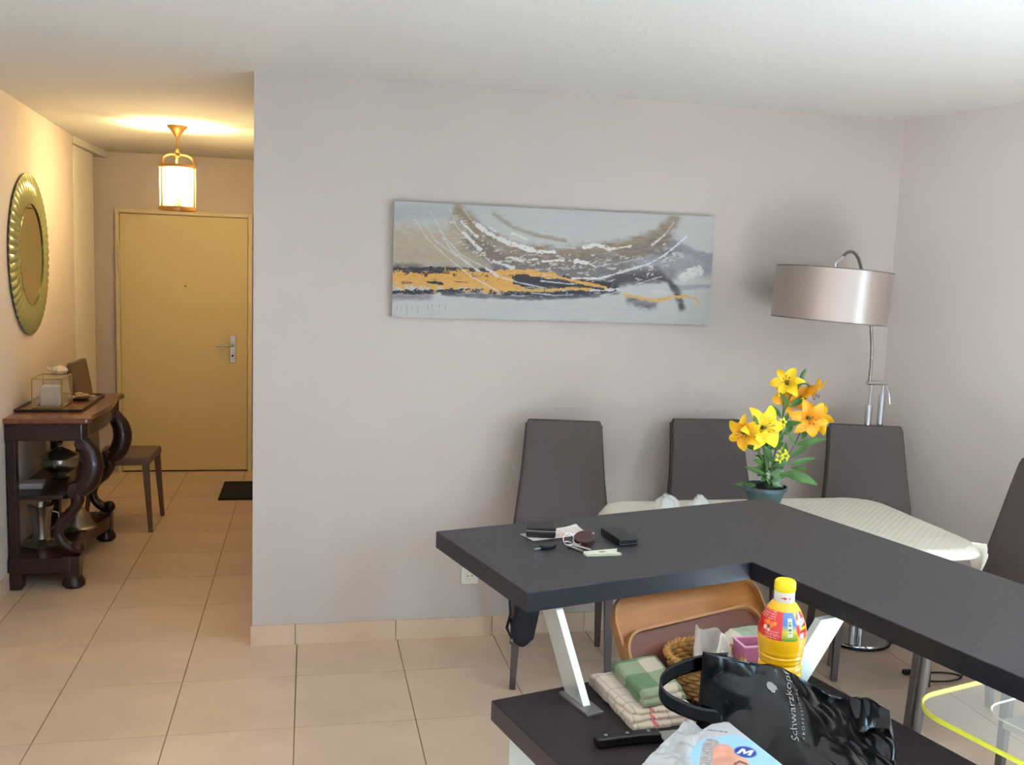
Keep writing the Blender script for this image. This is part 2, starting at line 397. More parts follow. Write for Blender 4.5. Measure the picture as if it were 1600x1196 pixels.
m = MB(); m.tube([(-.591, YE - .04, 1.03), (-.591, YE - .085, 1.03), (-.60, YE - .092, 1.03), (-.72, YE - .092, 1.027)], .009, 10); m.build('lever', steel_m, pl, smooth=True)
m = MB(); m.tube([(-.591, YE - .046, .945), (-.591, YE - .041, .945)], .009, 12); m.build('keyhole', dark_m, pl)
# wall socket
t = thing('wall_socket', 'white plastic wall socket just above the tiled skirting of the long wall', 'wall socket', (.745, WY, .295))
m = MB(); m.box(-.041, .041, -.012, 0, -.041, .041); m.build('cover_plate', white_pl, t, bevel=.004)
m = MB(); m.lathe([(.021, 0), (.021, .002), (.017, .004), (.0165, .001), (.0001, .001)], 24, Matrix.Translation((0, -.012, 0)) @ Matrix.Rotation(PI / 2, 4, 'X')); m.build('socket_ring', white_pl, t, smooth=True)
for s_ in (-1, 1):
    m = MB(); m.tube([(s_ * .0095, -.0145, 0), (s_ * .0095, -.0125, 0)], .003, 8); m.build('pin_hole', dark_m, t)

# ---------------------------------------------------------------- abstract painting
STROKES=[
('s', 40.8, (168, 152, 128), 0.9, [(15, 113), (165, 114)]),
('s', 30.6, (160, 144, 120), 0.8, [(16, 164), (247, 166)]),
('s', 20.4, (150, 158, 158), 0.6, [(6, 31), (142, 25)]),
('s', 17.7, (128, 108, 82), 0.9, [(188, 16), (264, 83), (360, 122), (521, 129), (699, 102), (814, 63), (866, 16)]),
('s', 23.1, (112, 98, 84), 0.95, [(231, 104), (321, 153), (523, 159), (687, 140), (845, 79)]),
('s', 20.4, (104, 98, 98), 0.9, [(322, 180), (461, 188), (631, 182), (761, 157), (877, 105)]),
('s', 15.0, (100, 96, 96), 0.8, [(490, 207), (633, 216), (741, 186), (814, 163)]),
('s', 5.4, (140, 122, 95), 0.7, [(295, 23), (357, 60), (441, 82), (519, 92)]),
('s', 13.6, (122, 122, 128), 0.9, [(868, 91), (938, 116), (1008, 128)]),
('s', 17.7, (150, 150, 156), 0.8, [(776, 150), (872, 140), (988, 171)]),
('s', 6.8, (140, 142, 148), 0.8, [(878, 223), (992, 213)]),
('s', 10.2, (58, 50, 50), 0.95, [(662, 205), (763, 188), (830, 183), (861, 203), (890, 237), (907, 282)]),
('s', 10.9, (120, 108, 114), 0.8, [(6, 271), (107, 272)]),
('h', 20.4, (28, 24, 32), 1.0, [(351, 205), (476, 211), (562, 219), (663, 226)]),
('h', 8.8, (30, 26, 34), 1.0, [(352, 242), (492, 248), (606, 245)]),
('h', 5.4, (34, 30, 36), 1.0, [(4, 194), (114, 188), (281, 188), (364, 195)]),
('h', 8.2, (34, 32, 40), 1.0, [(3, 262), (38, 259), (230, 249), (325, 252), (422, 256), (564, 254)]),
('s', 6.1, (70, 70, 78), 0.9, [(150, 261), (423, 267), (636, 252)]),
('s', 12.2, (86, 76, 82), 0.85, [(731, 262), (777, 275), (814, 277)]),
('h', 28.6, (200, 152, 76), 1.0, [(11, 226), (83, 225), (149, 225)]),
('h', 31.3, (200, 152, 76), 1.0, [(169, 221), (236, 222), (303, 221), (345, 225)]),
('h', 9.5, (202, 155, 78), 1.0, [(309, 195), (377, 188), (447, 195), (489, 197)]),
('h', 5.4, (202, 155, 78), 1.0, [(489, 197), (547, 211), (605, 219), (656, 228)]),
('h', 5.4, (202, 155, 78), 1.0, [(325, 239), (380, 244), (464, 242), (534, 234), (606, 235)]),
('h', 6.8, (200, 152, 76), 1.0, [(324, 226), (365, 231), (393, 237)]),
('h', 4.8, (36, 30, 36), 1.0, [(103, 227), (146, 231)]),
('h', 2.7, (36, 30, 36), 1.0, [(99, 204), (128, 198), (168, 201)]),
('h', 2.0, (40, 34, 38), 1.0, [(69, 195), (121, 194), (168, 195)]),
('h', 2.0, (90, 60, 50), 1.0, [(182, 224), (222, 226)]),
('h', 4.1, (120, 84, 64), 1.0, [(31, 232), (54, 232)]),
('h', 2.7, (206, 158, 84), 1.0, [(708, 245), (745, 251), (768, 254), (828, 266), (880, 251)]),
('h', 5.4, (202, 158, 88), 1.0, [(716, 247), (768, 256), (821, 263), (872, 248), (926, 248)]),
('h', 3.4, (202, 158, 88), 1.0, [(926, 248), (949, 253), (965, 268)]),
('h', 8.2, (196, 192, 192), 1.0, [(811, 235), (849, 238)]),
('h', 2.0, (205, 205, 200), 1.0, [(61, 48), (99, 103), (166, 159), (235, 209), (318, 249)]),
('h', 2.0, (198, 200, 198), 1.0, [(87, 56), (125, 109), (179, 145), (227, 166)]),
('h', 2.0, (198, 202, 200), 1.0, [(106, 23), (144, 89), (199, 145), (295, 190)]),
('h', 2.0, (196, 200, 196), 1.0, [(164, 14), (183, 61), (238, 117), (294, 167)]),
('h', 2.0, (190, 190, 182), 1.0, [(200, 9), (235, 52), (270, 70)]),
('h', 3.4, (190, 192, 188), 1.0, [(144, 95), (172, 133), (213, 164), (261, 195)]),
('h', 8.2, (214, 213, 210), 1.0, [(246, 58), (291, 85), (346, 107), (416, 123)]),
('h', 6.1, (216, 215, 212), 1.0, [(402, 124), (444, 127), (486, 127)]),
('h', 5.4, (206, 208, 205), 1.0, [(199, 51), (247, 91)]),
('h', 5.4, (210, 212, 210), 1.0, [(205, 81), (259, 126)]),
('h', 3.4, (210, 210, 206), 1.0, [(283, 63), (307, 76)]),
('h', 4.1, (214, 208, 200), 1.0, [(353, 76), (397, 92)]),
('h', 2.0, (205, 200, 192), 1.0, [(492, 112), (552, 113)]),
('h', 6.1, (216, 212, 206), 1.0, [(580, 109), (619, 100), (663, 112)]),
('h', 4.8, (218, 206, 192), 1.0, [(663, 112), (728, 100)]),
('h', 3.4, (205, 198, 192), 1.0, [(348, 147), (390, 159)]),
('h', 3.4, (205, 200, 192), 1.0, [(410, 153), (434, 149)]),
('h', 4.1, (212, 208, 200), 1.0, [(452, 156), (515, 150)]),
('h', 6.8, (212, 210, 206), 1.0, [(554, 151), (594, 155)]),
('h', 2.7, (205, 203, 200), 1.0, [(590, 153), (620, 168)]),
('h', 2.0, (188, 186, 184), 1.0, [(619, 166), (673, 154), (709, 149), (767, 133)]),
('h', 4.1, (204, 198, 192), 1.0, [(798, 94), (836, 62)]),
('h', 2.0, (204, 198, 192), 1.0, [(836, 62), (867, 19)]),
('h', 1.4, (130, 118, 110), 1.0, [(844, 72), (873, 9)]),
('h', 3.4, (205, 204, 204), 1.0, [(546, 203), (632, 201), (718, 175), (790, 151), (841, 122)]),
('h', 4.1, (208, 208, 210), 1.0, [(841, 122), (883, 87), (908, 64)]),
('h', 2.7, (190, 188, 192), 1.0, [(636, 254), (722, 231), (779, 205), (834, 188)]),
('h', 6.1, (200, 198, 198), 1.0, [(301, 161), (363, 179)]),
('h', 4.8, (200, 198, 198), 1.0, [(278, 182), (313, 203)]),
('h', 2.7, (200, 198, 200), 1.0, [(323, 207), (379, 221), (456, 234)]),
('h', 2.7, (196, 196, 206), 1.0, [(448, 214), (533, 220), (562, 220)]),
('h', 2.0, (190, 190, 200), 1.0, [(422, 251), (493, 256), (549, 252)]),
('h', 4.8, (196, 190, 196), 1.0, [(606, 238), (656, 235), (700, 232)]),
('h', 17.7, (204, 205, 200), 1.0, [(905, 184), (958, 168)]),
('h', 0.7, (150, 155, 156), 1.0, [(334, 306), (369, 296), (466, 295), (531, 305)]),
('h', 0.7, (150, 155, 156), 1.0, [(552, 301), (587, 290), (653, 293), (785, 292)]),
('h', 0.7, (140, 140, 145), 1.0, [(416, 273), (438, 286), (458, 279)]),
('h', 0.7, (150, 150, 152), 1.0, [(695, 44), (751, 13)]),
('h', 1.0, (128, 118, 122), 1.0, [(15, 297), (14, 313)]),
('h', 1.0, (128, 118, 122), 1.0, [(26, 297), (26, 322)]),
('h', 1.0, (128, 118, 122), 1.0, [(43, 296), (43, 326)]),
('h', 1.0, (128, 118, 122), 1.0, [(59, 296), (59, 312)]),
('h', 1.0, (128, 118, 122), 1.0, [(76, 295), (76, 321)]),
('h', 1.0, (128, 118, 122), 1.0, [(106, 295), (106, 311)]),
('h', 1.0, (128, 118, 122), 1.0, [(118, 294), (118, 320)]),
('h', 1.0, (128, 118, 122), 1.0, [(139, 294), (139, 319)]),
('h', 1.0, (128, 118, 122), 1.0, [(159, 293), (159, 310)])]

PW, PH, PD = 1.488, .502, .03
def paint_cols(U_, V_):
    X = U_ * 1000; Y = (1 - V_) * 333
    n = lambda s, sx, sy: vnoise(X / sx, Y / sy, s)
    C = L3((180, 181, 178))[None, :] * np.ones((len(X), 1))
    C *= (1 + .06 * (n(1, 120, 60) - .5) + .05 * (n(2, 30, 8) - .5))[:, None]
    EX = [('s', 30, (146, 134, 110), .75, [(190, 60), (250, 110), (320, 160), (400, 180)]), ('s', 24, (118, 106, 96), .8, [(210, 130), (330, 168), (480, 188), (600, 190)]),
          ('s', 20, (96, 90, 92), .85, [(640, 196), (720, 190), (800, 182), (860, 176)]), ('s', 26, (132, 132, 138), .8, [(860, 160), (920, 150), (1000, 150)]), ('s', 16, (60, 54, 56), .9, [(690, 205), (760, 196), (830, 190)])]
    BK = [('s', 16, (34, 30, 36), 1.0, [(330, 218), (480, 222), (600, 226), (680, 232)])]
    ST = EX[:2] + STROKES[:13] + EX[2:] + STROKES[13:15] + BK + [('s', 20, (40, 34, 38), 1.0, [(0, 203), (100, 205), (300, 207), (400, 212)])] + STROKES[15:]
    for k, (kind, wd, col, al, pts) in enumerate(ST):
        jx = (vnoise(X / 14, Y / 9, k) - .5) * 2; jf = (vnoise(X / 5, Y / 3, k + 50) - .5) * 2
        d = segdist(X, Y, pts); col = L3(col)
        if kind == 's':
            a = np.clip(1.25 - (d + jx * wd * .35) / (wd * 1.35), 0, 1); a = a * a * (3 - 2 * a) * al
            a *= .8 + .35 * vnoise(X / 22, Y / 3.5, k + 9)
        else:
            ww = wd * (1 + .5 * jx + .35 * jf) * (.80 if wd > 3 else .7); a = np.clip((ww - d) / .9 + .4, 0, 1) * al
            gold = col[0] > col[2] * 3 and col[0] > .3
            if wd > 3.2: a *= np.clip((vnoise(X / 9, Y / 2.2, k + 31) - (.02 if gold else .10)) * 6, 0, 1)
            if max(col) > .5 and wd < 3: a *= .55 + .45 * vnoise(X / 6, Y / 6, k + 77)
        a = np.clip(a, 0, 1)[:, None]; tone = (1 + .16 * (vnoise(X / 7, Y / 4, k + 13) - .5))[:, None]
        C = C * (1 - a) + col[None, :] * tone * a
    band = np.clip(1 - segdist(X, Y, [(200, 70), (300, 130), (430, 165), (600, 172), (760, 160), (860, 120)]) / 48, 0, 1)
    fl_ = (vnoise(X / 7 + Y / 9, Y / 2.4, 91) * vnoise(X / 19, Y / 6, 92) > .50 - .10 * band) & (band > .12)
    C[fl_] = C[fl_] * .35 + L3((206, 202, 194))[None] * .65
    return np.clip(C * .95, 0, 1)
t = thing('painting', 'long abstract canvas of white, gold, black and grey brushstrokes on the long wall', 'painting', (.358, WY - .002, 1.489))
m = MB(); m.box(0, PW, -PD, 0, 0, PH); m.build('stretched_canvas', pm('canvas_edge', (188, 190, 190), .7), t, bevel=.002)
grid('painted_face', 760, 254, lambda u, v: (u * PW, -PD - .0006, v * PH), vpaint_m, t, paint_cols, smooth=False)

# ---------------------------------------------------------------- round mirror
t = thing('round_mirror', 'large round wall mirror with fluted glass border above the console table', 'mirror', (XL + .042 * 1.32, 5.685, 1.70), math.radians(2.4), scale=.965)
MR = Matrix.Rotation(PI / 2, 4, 'Y')
def scal(a, r, z):
    k = 0 if r < .30 else (r - .30) / .14
    return r + k * .010 * abs(math.sin(a * PI * 56))
NF = 56 * 8
prof = [(.445, .004), (.447, .010), (.43, .018), (.40, .025), (.36, .029), (.32, .028), (.285, .022)]
m = MB(); R = []
for r_, z in prof:
    k = max(0, (r_ - .27) / .17); row = []
    for q in range(NF):
        a = q / NF; fl_ = abs(math.sin(a * PI * 56)); rr = r_ + k * .008 * fl_; zz = z + .006 * fl_ * min(1, (r_ - .26) / .06)
        row.append((rr * math.cos(2 * PI * a), rr * math.sin(2 * PI * a), zz))
    R.append(row)
m.rings(R, cap=False, M=MR); m.build('fluted_border', fluted_m, t, smooth=True)
m = MB(); m.lathe([(.286, .0), (.286, .019)], 96, MR); m.build('mirror_glass', mirror_m, t)
m = MB(); R = [[((.286 + .004 * math.cos(b)) * math.cos(a * 2 * PI / 96), (.286 + .004 * math.cos(b)) * math.sin(a * 2 * PI / 96), .022 + .004 * math.sin(b)) for b in [k * PI / 4 for k in range(8)]] for a in range(97)]
m.rings(R, cap=False, M=MR); m.build('inner_rim', pm('green_glass_rim', (120, 134, 84), .1, metal=.7), t, smooth=True)
m = MB(); m.lathe([(.44, -.0), (.44, .006)], 96, MR); m.build('backing_board', pm('mirror_backing', (50, 40, 44), .6), t)

# ---------------------------------------------------------------- lantern
LX, LY = -.785, 6.177
t = thing('pendant_lantern', 'glass and brass hall lantern hanging lit in front of the entrance door', 'pendant lamp', (LX, LY, 0))
m = MB(); m.lathe([(.012, 2.435), (.022, 2.45), (.040, 2.475), (.058, 2.492), (.060, CZ)], 32); m.build('ceiling_canopy', brass_m, t, smooth=True)
m = MB(); m.tube([(0, 0, 2.44), (0, 0, 2.355)], .006, 8); m.ball((0, 0, 2.352), .011, n=8); m.build('rod', brass_m, t, smooth=True)
m = MB()
for k in range(17):
    a = 2 * PI * k / 16
m.tube([(.013 * math.sin(2 * PI * k / 16), 0, 2.332 + .018 * math.cos(2 * PI * k / 16)) for k in range(17)], .004, 6, cap=False); m.build('hanging_ring', brass_m, t, smooth=True)
for k in range(3):
    a = math.radians(100 + 120 * k); path = []
    for i in range(9):
        q = i / 8 * PI / 2; rr = .018 + .084 * math.sin(q) ** 1.0; zz = 2.268 + .062 * math.cos(q) ** .7
        path.append((rr * math.cos(a), rr * math.sin(a), zz))
    m = MB(); m.tube(path, .0055, 8, flat=1.3); m.build('arm', brass_m, t, smooth=True)
for nm, z0, z1 in (('top_ring', 2.250, 2.268), ('bottom_ring', 1.995, 2.018)):
    m = MB(); m.lathe([(.098, z0), (.110, z0), (.112, (z0 + z1) / 2), (.110, z1), (.098, z1), (.098, z0)], 48, cap=False); m.build(nm, brass_m, t, smooth=True)
for k in range(3):
    a = math.radians(100 + 120 * k); m = MB(); m.box(-.004, .004, .102, .110, 2.015, 2.252, Matrix.Rotation(a - PI / 2, 4, 'Z')); m.build('upright_bar', brass_m, t)
for k in range(3):
    a0 = 100 + 120 * k + 3; m = MB(); R = []
    for i in range(13):
        a = math.radians(a0 + i * 114 / 12); R.append([(r_ * math.cos(a), r_ * math.sin(a), z) for r_, z in ((.101, 2.016), (.104, 2.016), (.104, 2.252), (.101, 2.252))])
    m.rings(R); m.build('glass_pane', frost_m, t, smooth=True)
m = MB(); m.lathe([(.001, 2.004), (.10, 2.004), (.10, 2.010), (.001, 2.010)], 40); m.build('base_plate', brass_m, t, smooth=True)
for k in range(3):
    a = math.radians(40 + 120 * k); x, y = .038 * math.cos(a), .038 * math.sin(a)
    m = MB(); m.tube([(x, y, 2.008), (x, y, 2.085)], .010, 10); m.build('candle_sleeve', candle_m, t, smooth=True)
    m = MB(); m.lathe([(.006, 2.085), (.014, 2.10), (.017, 2.12), (.012, 2.145), (.002, 2.165)], 12, Matrix.Translation((x, y, 0))); m.build('flame_bulb', bulb_m, t, smooth=True)
pl = bpy.data.lights.new('lantern_bulb', 'POINT'); pl.energy = 50; pl.color = (1, .74, .34); pl.shadow_soft_size = .03
po = bpy.data.objects.new('lantern_bulb', pl); sc.collection.objects.link(po); po.location = (LX, LY, 2.19)

# ---------------------------------------------------------------- chairs
def chair(label, x, y, rot, mat, group=None, scale=1.0, lean=0.0):
    t = thing('dining_chair', label, 'chair', (x, y, 0), rot, group, scale)
    lv = [(.44, .214, .110), (.50, .215, .114), (.58, .211, .122), (.68, .200, .137), (.80, .186, .168), (.93, .176, .207), (1.03, .170, .244 + lean), (1.05, .168, .250 + lean)]
    if mat is not chair_m: lv = [(z, hw, .165 + (yb - .11) * .45) for z, hw, yb in lv]
    m = MB(); R = []
    for i, (z, hw, yb) in enumerate(lv):
        th = .036 if i < len(lv) - 1 else .030; e = 0 if i < len(lv) - 1 else .006
        c = .006; hw -= e
        R.append([(-hw + c, yb - .0, z), (hw - c, yb, z), (hw, yb + c, z), (hw, yb + th - c, z), (hw - c, yb + th, z), (-hw + c, yb + th, z), (-hw, yb + th - c, z), (-hw, yb + c, z)])
    m.rings(R); bk = m.build('backrest', mat, t, bevel=.006, smooth=True)
    for sx in (-1, 1):
        m = MB(); m.tube([(sx * (s_[1] + .001), s_[2] + .034, s_[0]) for s_ in lv[:-1]], .0028, 6); m.build('piping', seam_m, bk, smooth=True)
    m = MB(); m.rings([[(-.205 + e, -.22 + e, z), (.205 - e, -.22 + e, z), (.212 - e, .13 - e, z), (-.212 + e, .13 - e, z)] for z, e in ((.425, .004), (.43, 0), (.462, 0), (.474, .008))])
    m.build('seat', mat, t, bevel=.008)
    for sx in (-1, 1):
        for y0, y1 in ((-.195, -.225), (.19, .255)):
            m = MB(); m.rings([[(sx * .183 + a * .019, y0 + b * .019, .43) for a, b in ((-1, -1), (1, -1), (1, 1), (-1, 1))], [(sx * .196 + a * .0125, y1 + b * .0125, .0) for a, b in ((-1, -1), (1, -1), (1, 1), (-1, 1))]])
            m.build('leg', leg_m if mat is chair_m else mat, t, bevel=.003)
    return t
chair('taupe leatherette chair at the far left, with a black garment over its seat', 1.075, 3.83, math.radians(-12), chair_m, 'taupe dining chairs around the table')
chair('taupe leatherette chair behind the yellow lilies, against the long wall', 1.815, 3.865, math.radians(-4), chair_m, 'taupe dining chairs around the table')
chair('taupe leatherette chair in front of the floor lamp, near the room corner', 2.486, 3.71, math.radians(-16), chair_m, 'taupe dining chairs around the table')
chair('taupe leatherette chair at the right edge, in front of the grey right wall', 2.555, 2.97, math.radians(-75), chair_m, 'taupe dining chairs around the table')
chair('brown leatherette chair in the hallway behind the console table', -1.17, 6.345, math.radians(88), hallchair_m)

# black garment on the first chair
t = thing('black_garment', 'black fabric garment lying on the seat of the far left chair, one end hanging', 'garment', (1.075, 3.83, .474), math.radians(-12))
def gpos(u, v):
    x = -.19 + .33 * u; n_ = noise.noise((u * 4, v * 5, 2)) * .02
    if v < .55:
        return (x, .17 - v / .55 * .40, .018 + n_ * .7 + .012 * math.sin(v * 9 + u * 5))
    k = (v - .55) / .45; dr = k * (.275 + .02 * math.sin(u * 17)) * (1.0 if u < .24 else max(.12, 1.0 - (u - .24) * 9))
    return (x - .0 + .02 * math.sin(k * 6), -.235 - .012 * math.sin(k * 3) + n_, .015 - dr + n_)
grid('draped_cloth', 26, 34, gpos, blackf, t, thick=.012)
m = MB(); m.tube([(-.205, -.215, .0), (-.222, -.23, -.06), (-.215, -.235, -.15), (-.228, -.235, -.21), (-.21, -.235, -.25)], [.014, .014, .01, .012, .006], 8, flat=.5); m.tube([(-.215, -.235, -.17), (-.19, -.24, -.25)], [.008, .005], 6); m.build('strap', blackf, t, smooth=True)
m = MB(); m.ball((-.205, -.24, -.262), .007, n=6); m.build('buckle', steel_m, t)

# ---------------------------------------------------------------- table and cloth
t = thing('dining_table', 'dark-framed dining table hidden under a cream quilted cloth', 'table', (1.84, 3.385, 0))
m = MB(); m.prism([(cx_ + .15 * math.cos(math.radians(a0 + k * 10)), cy_ + .15 * math.sin(math.radians(a0 + k * 10))) for cx_, cy_, a0 in ((.45, .205, 0), (-.44, .205, 90), (-.44, -.225, 180), (.45, -.225, 270)) for k in range(10)], .725, .745); m.build('tabletop', pm('dark_table_glass', (28, 26, 30), .2), t, bevel=.003)
m = MB(); m.box(-.50, .50, -.325, -.30, .66, .724); m.box(-.50, .50, .30, .325, .66, .724); m.box(-.525, -.50, -.325, .325, .66, .724); m.box(.50, .525, -.325, .325, .66, .724); m.build('apron_frame', pm('dark_table_frame', (30, 28, 30), .4), t, bevel=.002)
for sx in (-1, 1):
    for sy in (-1, 1):
        m = MB(); m.tube([(sx * .505, sy * .31, .66), (sx * .47, sy * .31, 0)], [.022, .017], 14); m.build('leg', steel_m if False else pm('table_leg_grey', (122, 116, 114), .4, metal=.4), t, smooth=True)
def clpos(u, v):
    # superellipse-cornered sheet lying on the table, drooping over its rim
    a, b = (u * 2 - 1), (v * 2 - 1); hx, hy = .665, .425
    x, y = a * hx, b * hy; cr = .16
    cxs = (1 if a > 0 else -1); cys = (1 if b > 0 else -1)
    dx = abs(x) - (hx - cr); dy = abs(y) - (hy - cr)
    if dx > 0 and dy > 0:
        r_ = math.hypot(dx, dy); k = cr / max(cr, r_) if r_ > cr else 1
        m_ = max(dx, dy); s_ = m_ / r_ if r_ > 0 else 1
        x = cxs * (hx - cr + dx * s_); y = cys * (hy - cr + dy * s_)
    over = max(0, abs(x) - .635, abs(y) - .395)
    if dx > 0 and dy > 0: over = max(over, (math.hypot(abs(x) - (hx - cr), abs(y) - (hy - cr)) - (cr - .03)))
    over = max(0, over)
    z = .7485 - over * 1.1 + .0015 * noise.noise((x * 6, y * 6, 0))
    if x < -.60: z -= 0.014 * ((-.60 - x) / .06) ** 2
    return (x, y, z)
cl = grid('tablecloth', 90, 60, clpos, cloth_m, None, thick=.003, loc=(1.84, 3.385, .003)); tag(cl, 'cream quilted oilcloth spread over the dining table', 'tablecloth')
def flap(u, v):
    w_ = (.085 - .035 * min(1, v * 5)) * (1 - .45 * v ** 3) * (1 + .45 * math.sin(v * 4.5)); a = 2.6 - v * 1.6
    return (.640 + .035 * min(1, v * 4) + w_ * (u - .5) * math.cos(a), -.315 + w_ * (u - .5) * math.sin(a) + .02 * math.sin(v * 3), .745 - .185 * v)
grid('hanging_corner', 10, 20, flap, cloth_m, cl, thick=.002)
# ---------------------------------------------------------------- clear bags on the table
def crumple(name, label, loc, rx, ry, h, seed, mat):
    t = thing(name, label, 'plastic bag', loc)
    def fp(u, v):
        a = 2 * PI * u; r_ = math.sin(PI * (v * .88 + .06)) ** .7; z = h * v
        d = 1 + .5 * noise.noise((math.cos(a) * 1.3 + seed, math.sin(a) * 1.3, v * 2.5))
        k = 1 - .35 * v
        return (rx * r_ * k * d * math.cos(a), ry * r_ * k * d * math.sin(a), z * (1 + .25 * noise.noise((u * 3 + seed, v * 2, 1))))
    grid('crumpled_film', 36, 20, fp, mat, t, closeu=True)
    def tab(u, v):
        return (rx * (-.3 + u * .9), -.006 + .02 * noise.noise((u * 4, v * 4, seed)), h * (.55 + .55 * v * (1 - .5 * u)))
    grid('film_tab', 8, 8, tab, mat, t)
crumple('plastic_bag', 'crumpled clear plastic bag on the table, the left one farther from the lilies', (1.405, 3.5, .755), .062, .05, .090, 3, clearbag_m)
crumple('plastic_bag', 'crumpled clear plastic bag on the table, the right one nearer to the lilies', (1.545, 3.5, .755), .052, .04, .085, 9, clearbag_m)

# ---------------------------------------------------------------- potted lilies
PY = 3.4
t = thing('potted_lily', 'yellow lilies in a dark green pot on the dining table', 'potted plant', (1.773, PY, .753))
lily = t
def LP(x, z, dy=0.0): return Vector((x - 1.773, dy, z - .753))
m = MB(); m.lathe([(.045, 0), (.052, .03), (.064, .09), (.078, .130), (.086, .134), (.087, .150), (.082, .150), (.080, .138)], 40, cap=False); m.lathe([(.001, .001), (.045, .001)], 40, cap=False)
m.build('pot', pot_m, t, smooth=True)
m = MB(); m.lathe([(.001, .137), (.04, .139), (.08, .135)], 32, cap=False); m.build('soil', soil_m, t, smooth=True)
stems = [([(1.79, .888), (1.798, .993), (1.826, 1.116), (1.831, 1.19), (1.857, 1.258), (1.885, 1.307)], .0),
         ([(1.80, .893), (1.857, .992), (1.898, 1.071), (1.921, 1.121), (1.94, 1.15)], .02),
         ([(1.779, .893), (1.767, .993), (1.74, 1.067), (1.715, 1.121)], -.04), ([(1.784, .893), (1.782, .993), (1.786, 1.091), (1.76, 1.15)], .03),
         ([(1.767, .99), (1.72, 1.05), (1.655, 1.11)], -.05), ([(1.831, 1.19), (1.835, 1.24), (1.835, 1.30)], .02), ([(1.857, 1.258), (1.90, 1.31), (1.93, 1.31)], .0), ([(1.921, 1.12), (1.97, 1.15), (1.99, 1.17)], .04)]
for pts, dy in stems:
    P_ = [LP(x, z, dy * (i / (len(pts) - 1))) for i, (x, z) in enumerate(pts)]
    m = MB(); m.tube(P_, [.0042 - .0018 * i / len(P_) for i in range(len(P_))], 7); m.build('stem', stem_m, t, smooth=True)
def blade(name, b, tip, wd, mat, droop=.12, face=None, parent=None, cup=.25, twist=0.0, nu=5, nv=12, fcol=None, shape=None):
    b = Vector(b); tip = Vector(tip); d = tip - b; Ln = d.length; dn = d.normalized()
    fc = Vector(face) if face else Vector((0, -1, .35))
    side = dn.cross(fc)
    if side.length < .05: side = dn.orthogonal()
    side.normalize(); nrm = side.cross(dn).normalized()
    def fp(u, v):
        wv = shape(v) if shape else math.sin(PI * min(1, v * .93 + .05)) ** .8 * (1 - .25 * v)
        s_ = (u - .5) * 2; a = twist * v
        sd = side * math.cos(a) + nrm * math.sin(a); nn = nrm * math.cos(a) - side * math.sin(a)
        return b + d * v + sd * (s_ * wd * wv) + nn * (cup * wd * wv * s_ * s_ + math.sin(PI * v * .9) * Ln * droop * .6) + Vector((0, 0, -droop * Ln * v * v * .5))
    return grid(name, nu, nv, fp, mat, parent, fcol=fcol)
LV = [[(1.839, 1.219), (1.769, 1.287)], [(1.85, 1.219), (1.952, 1.266)], [(1.822, 1.175), (1.762, 1.233)], [(1.829, 1.141), (1.891, 1.165)], [(1.826, 1.111), (1.887, 1.146)], [(1.883, 1.066), (1.831, 1.126)], [(1.899, 1.066), (1.998, 1.103)], [(1.876, 1.012), (1.982, 1.061)], [(1.867, 0.992), (1.961, 1.021)], [(1.849, 0.952), (1.966, 0.926)], [(1.879, 0.972), (1.972, 0.961)], [(1.747, 1.042), (1.664, 1.067)], [(1.745, 0.993), (1.678, 1.023)], [(1.765, 0.948), (1.694, 0.976)], [(1.808, 1.072), (1.826, 1.121)], [(1.834, 1.15), (1.83, 1.204)], [(1.798, 1.003), (1.733, 1.023)], [(1.799, 0.978), (1.855, 1.012)], [(1.77, 0.943), (1.729, 0.931)], [(1.742, 0.901), (1.663, 0.9)], [(1.781, 1.013), (1.74, 1.072)], [(1.825, 0.992), (1.808, 1.072)], [(1.846, 0.992), (1.872, 1.071)], [(1.79, 0.963), (1.749, 1.013)], [(1.807, 0.943), (1.858, 0.972)], [(1.913, 1.091), (1.952, 1.136)], [(1.768, 1.042), (1.802, 1.082)], [(1.794, 0.913), (1.754, 0.943)], [(1.799, 0.908), (1.828, 0.948)], [(1.793, 0.923), (1.837, 0.903)], [(1.786, 0.943), (1.815, 0.978)], [(1.801, 0.953), (1.841, 0.982)]]
for i, (a, b) in enumerate(LV):
    big = i in (9,); pale = i >= 27
    dy0 = -.02 + .01 * (i % 4); dy1 = dy0 + (-.05 if i % 3 == 0 else .04 if i % 3 == 1 else -.02)
    if a[1] > 1.1: dy0 += .0
    wd = .021 if big else (.013 if not pale else .010); wd *= 1 + .15 * math.sin(i * 2.3)
    o = blade('leaf', LP(*a, dy0), LP(*b, dy1), wd, leafl_m if pale else leaf_m, .18 if big else .08, parent=t, twist=.3 * math.sin(i))
for k in range(12):                                        # pale foliage low in the middle
    a = k * 2.4; z0 = .90 + .012 * (k % 6)
    blade('leaf', LP(1.795 + .008 * math.cos(a), z0, -.01), LP(1.795 + .042 * math.cos(a), z0 + .012, -.03 - .02 * abs(math.sin(a))), .008, leafl_m, .1, parent=t)
for k in range(16):                                        # dark filling leaves behind
    a = k * 2.4; z0 = .93 + .014 * (k % 10)
    blade('leaf', LP(1.80 + .01 * math.cos(a), z0, .02), LP(1.80 + .065 * math.cos(a), z0 + .03 * math.sin(k), .03 + .03 * math.sin(a)), .014, leaf_m, .15, parent=t)
def pcol(base, tipc):
    B, T = L3(base), L3(tipc)
    def f(u, v): k = np.clip(v * 1.4 - .1, 0, 1)[:, None]; c = B * (1 - k) + T * k; return c * (1 - .10 * np.exp(-((u - .5) / .08) ** 2))[:, None]
    return f
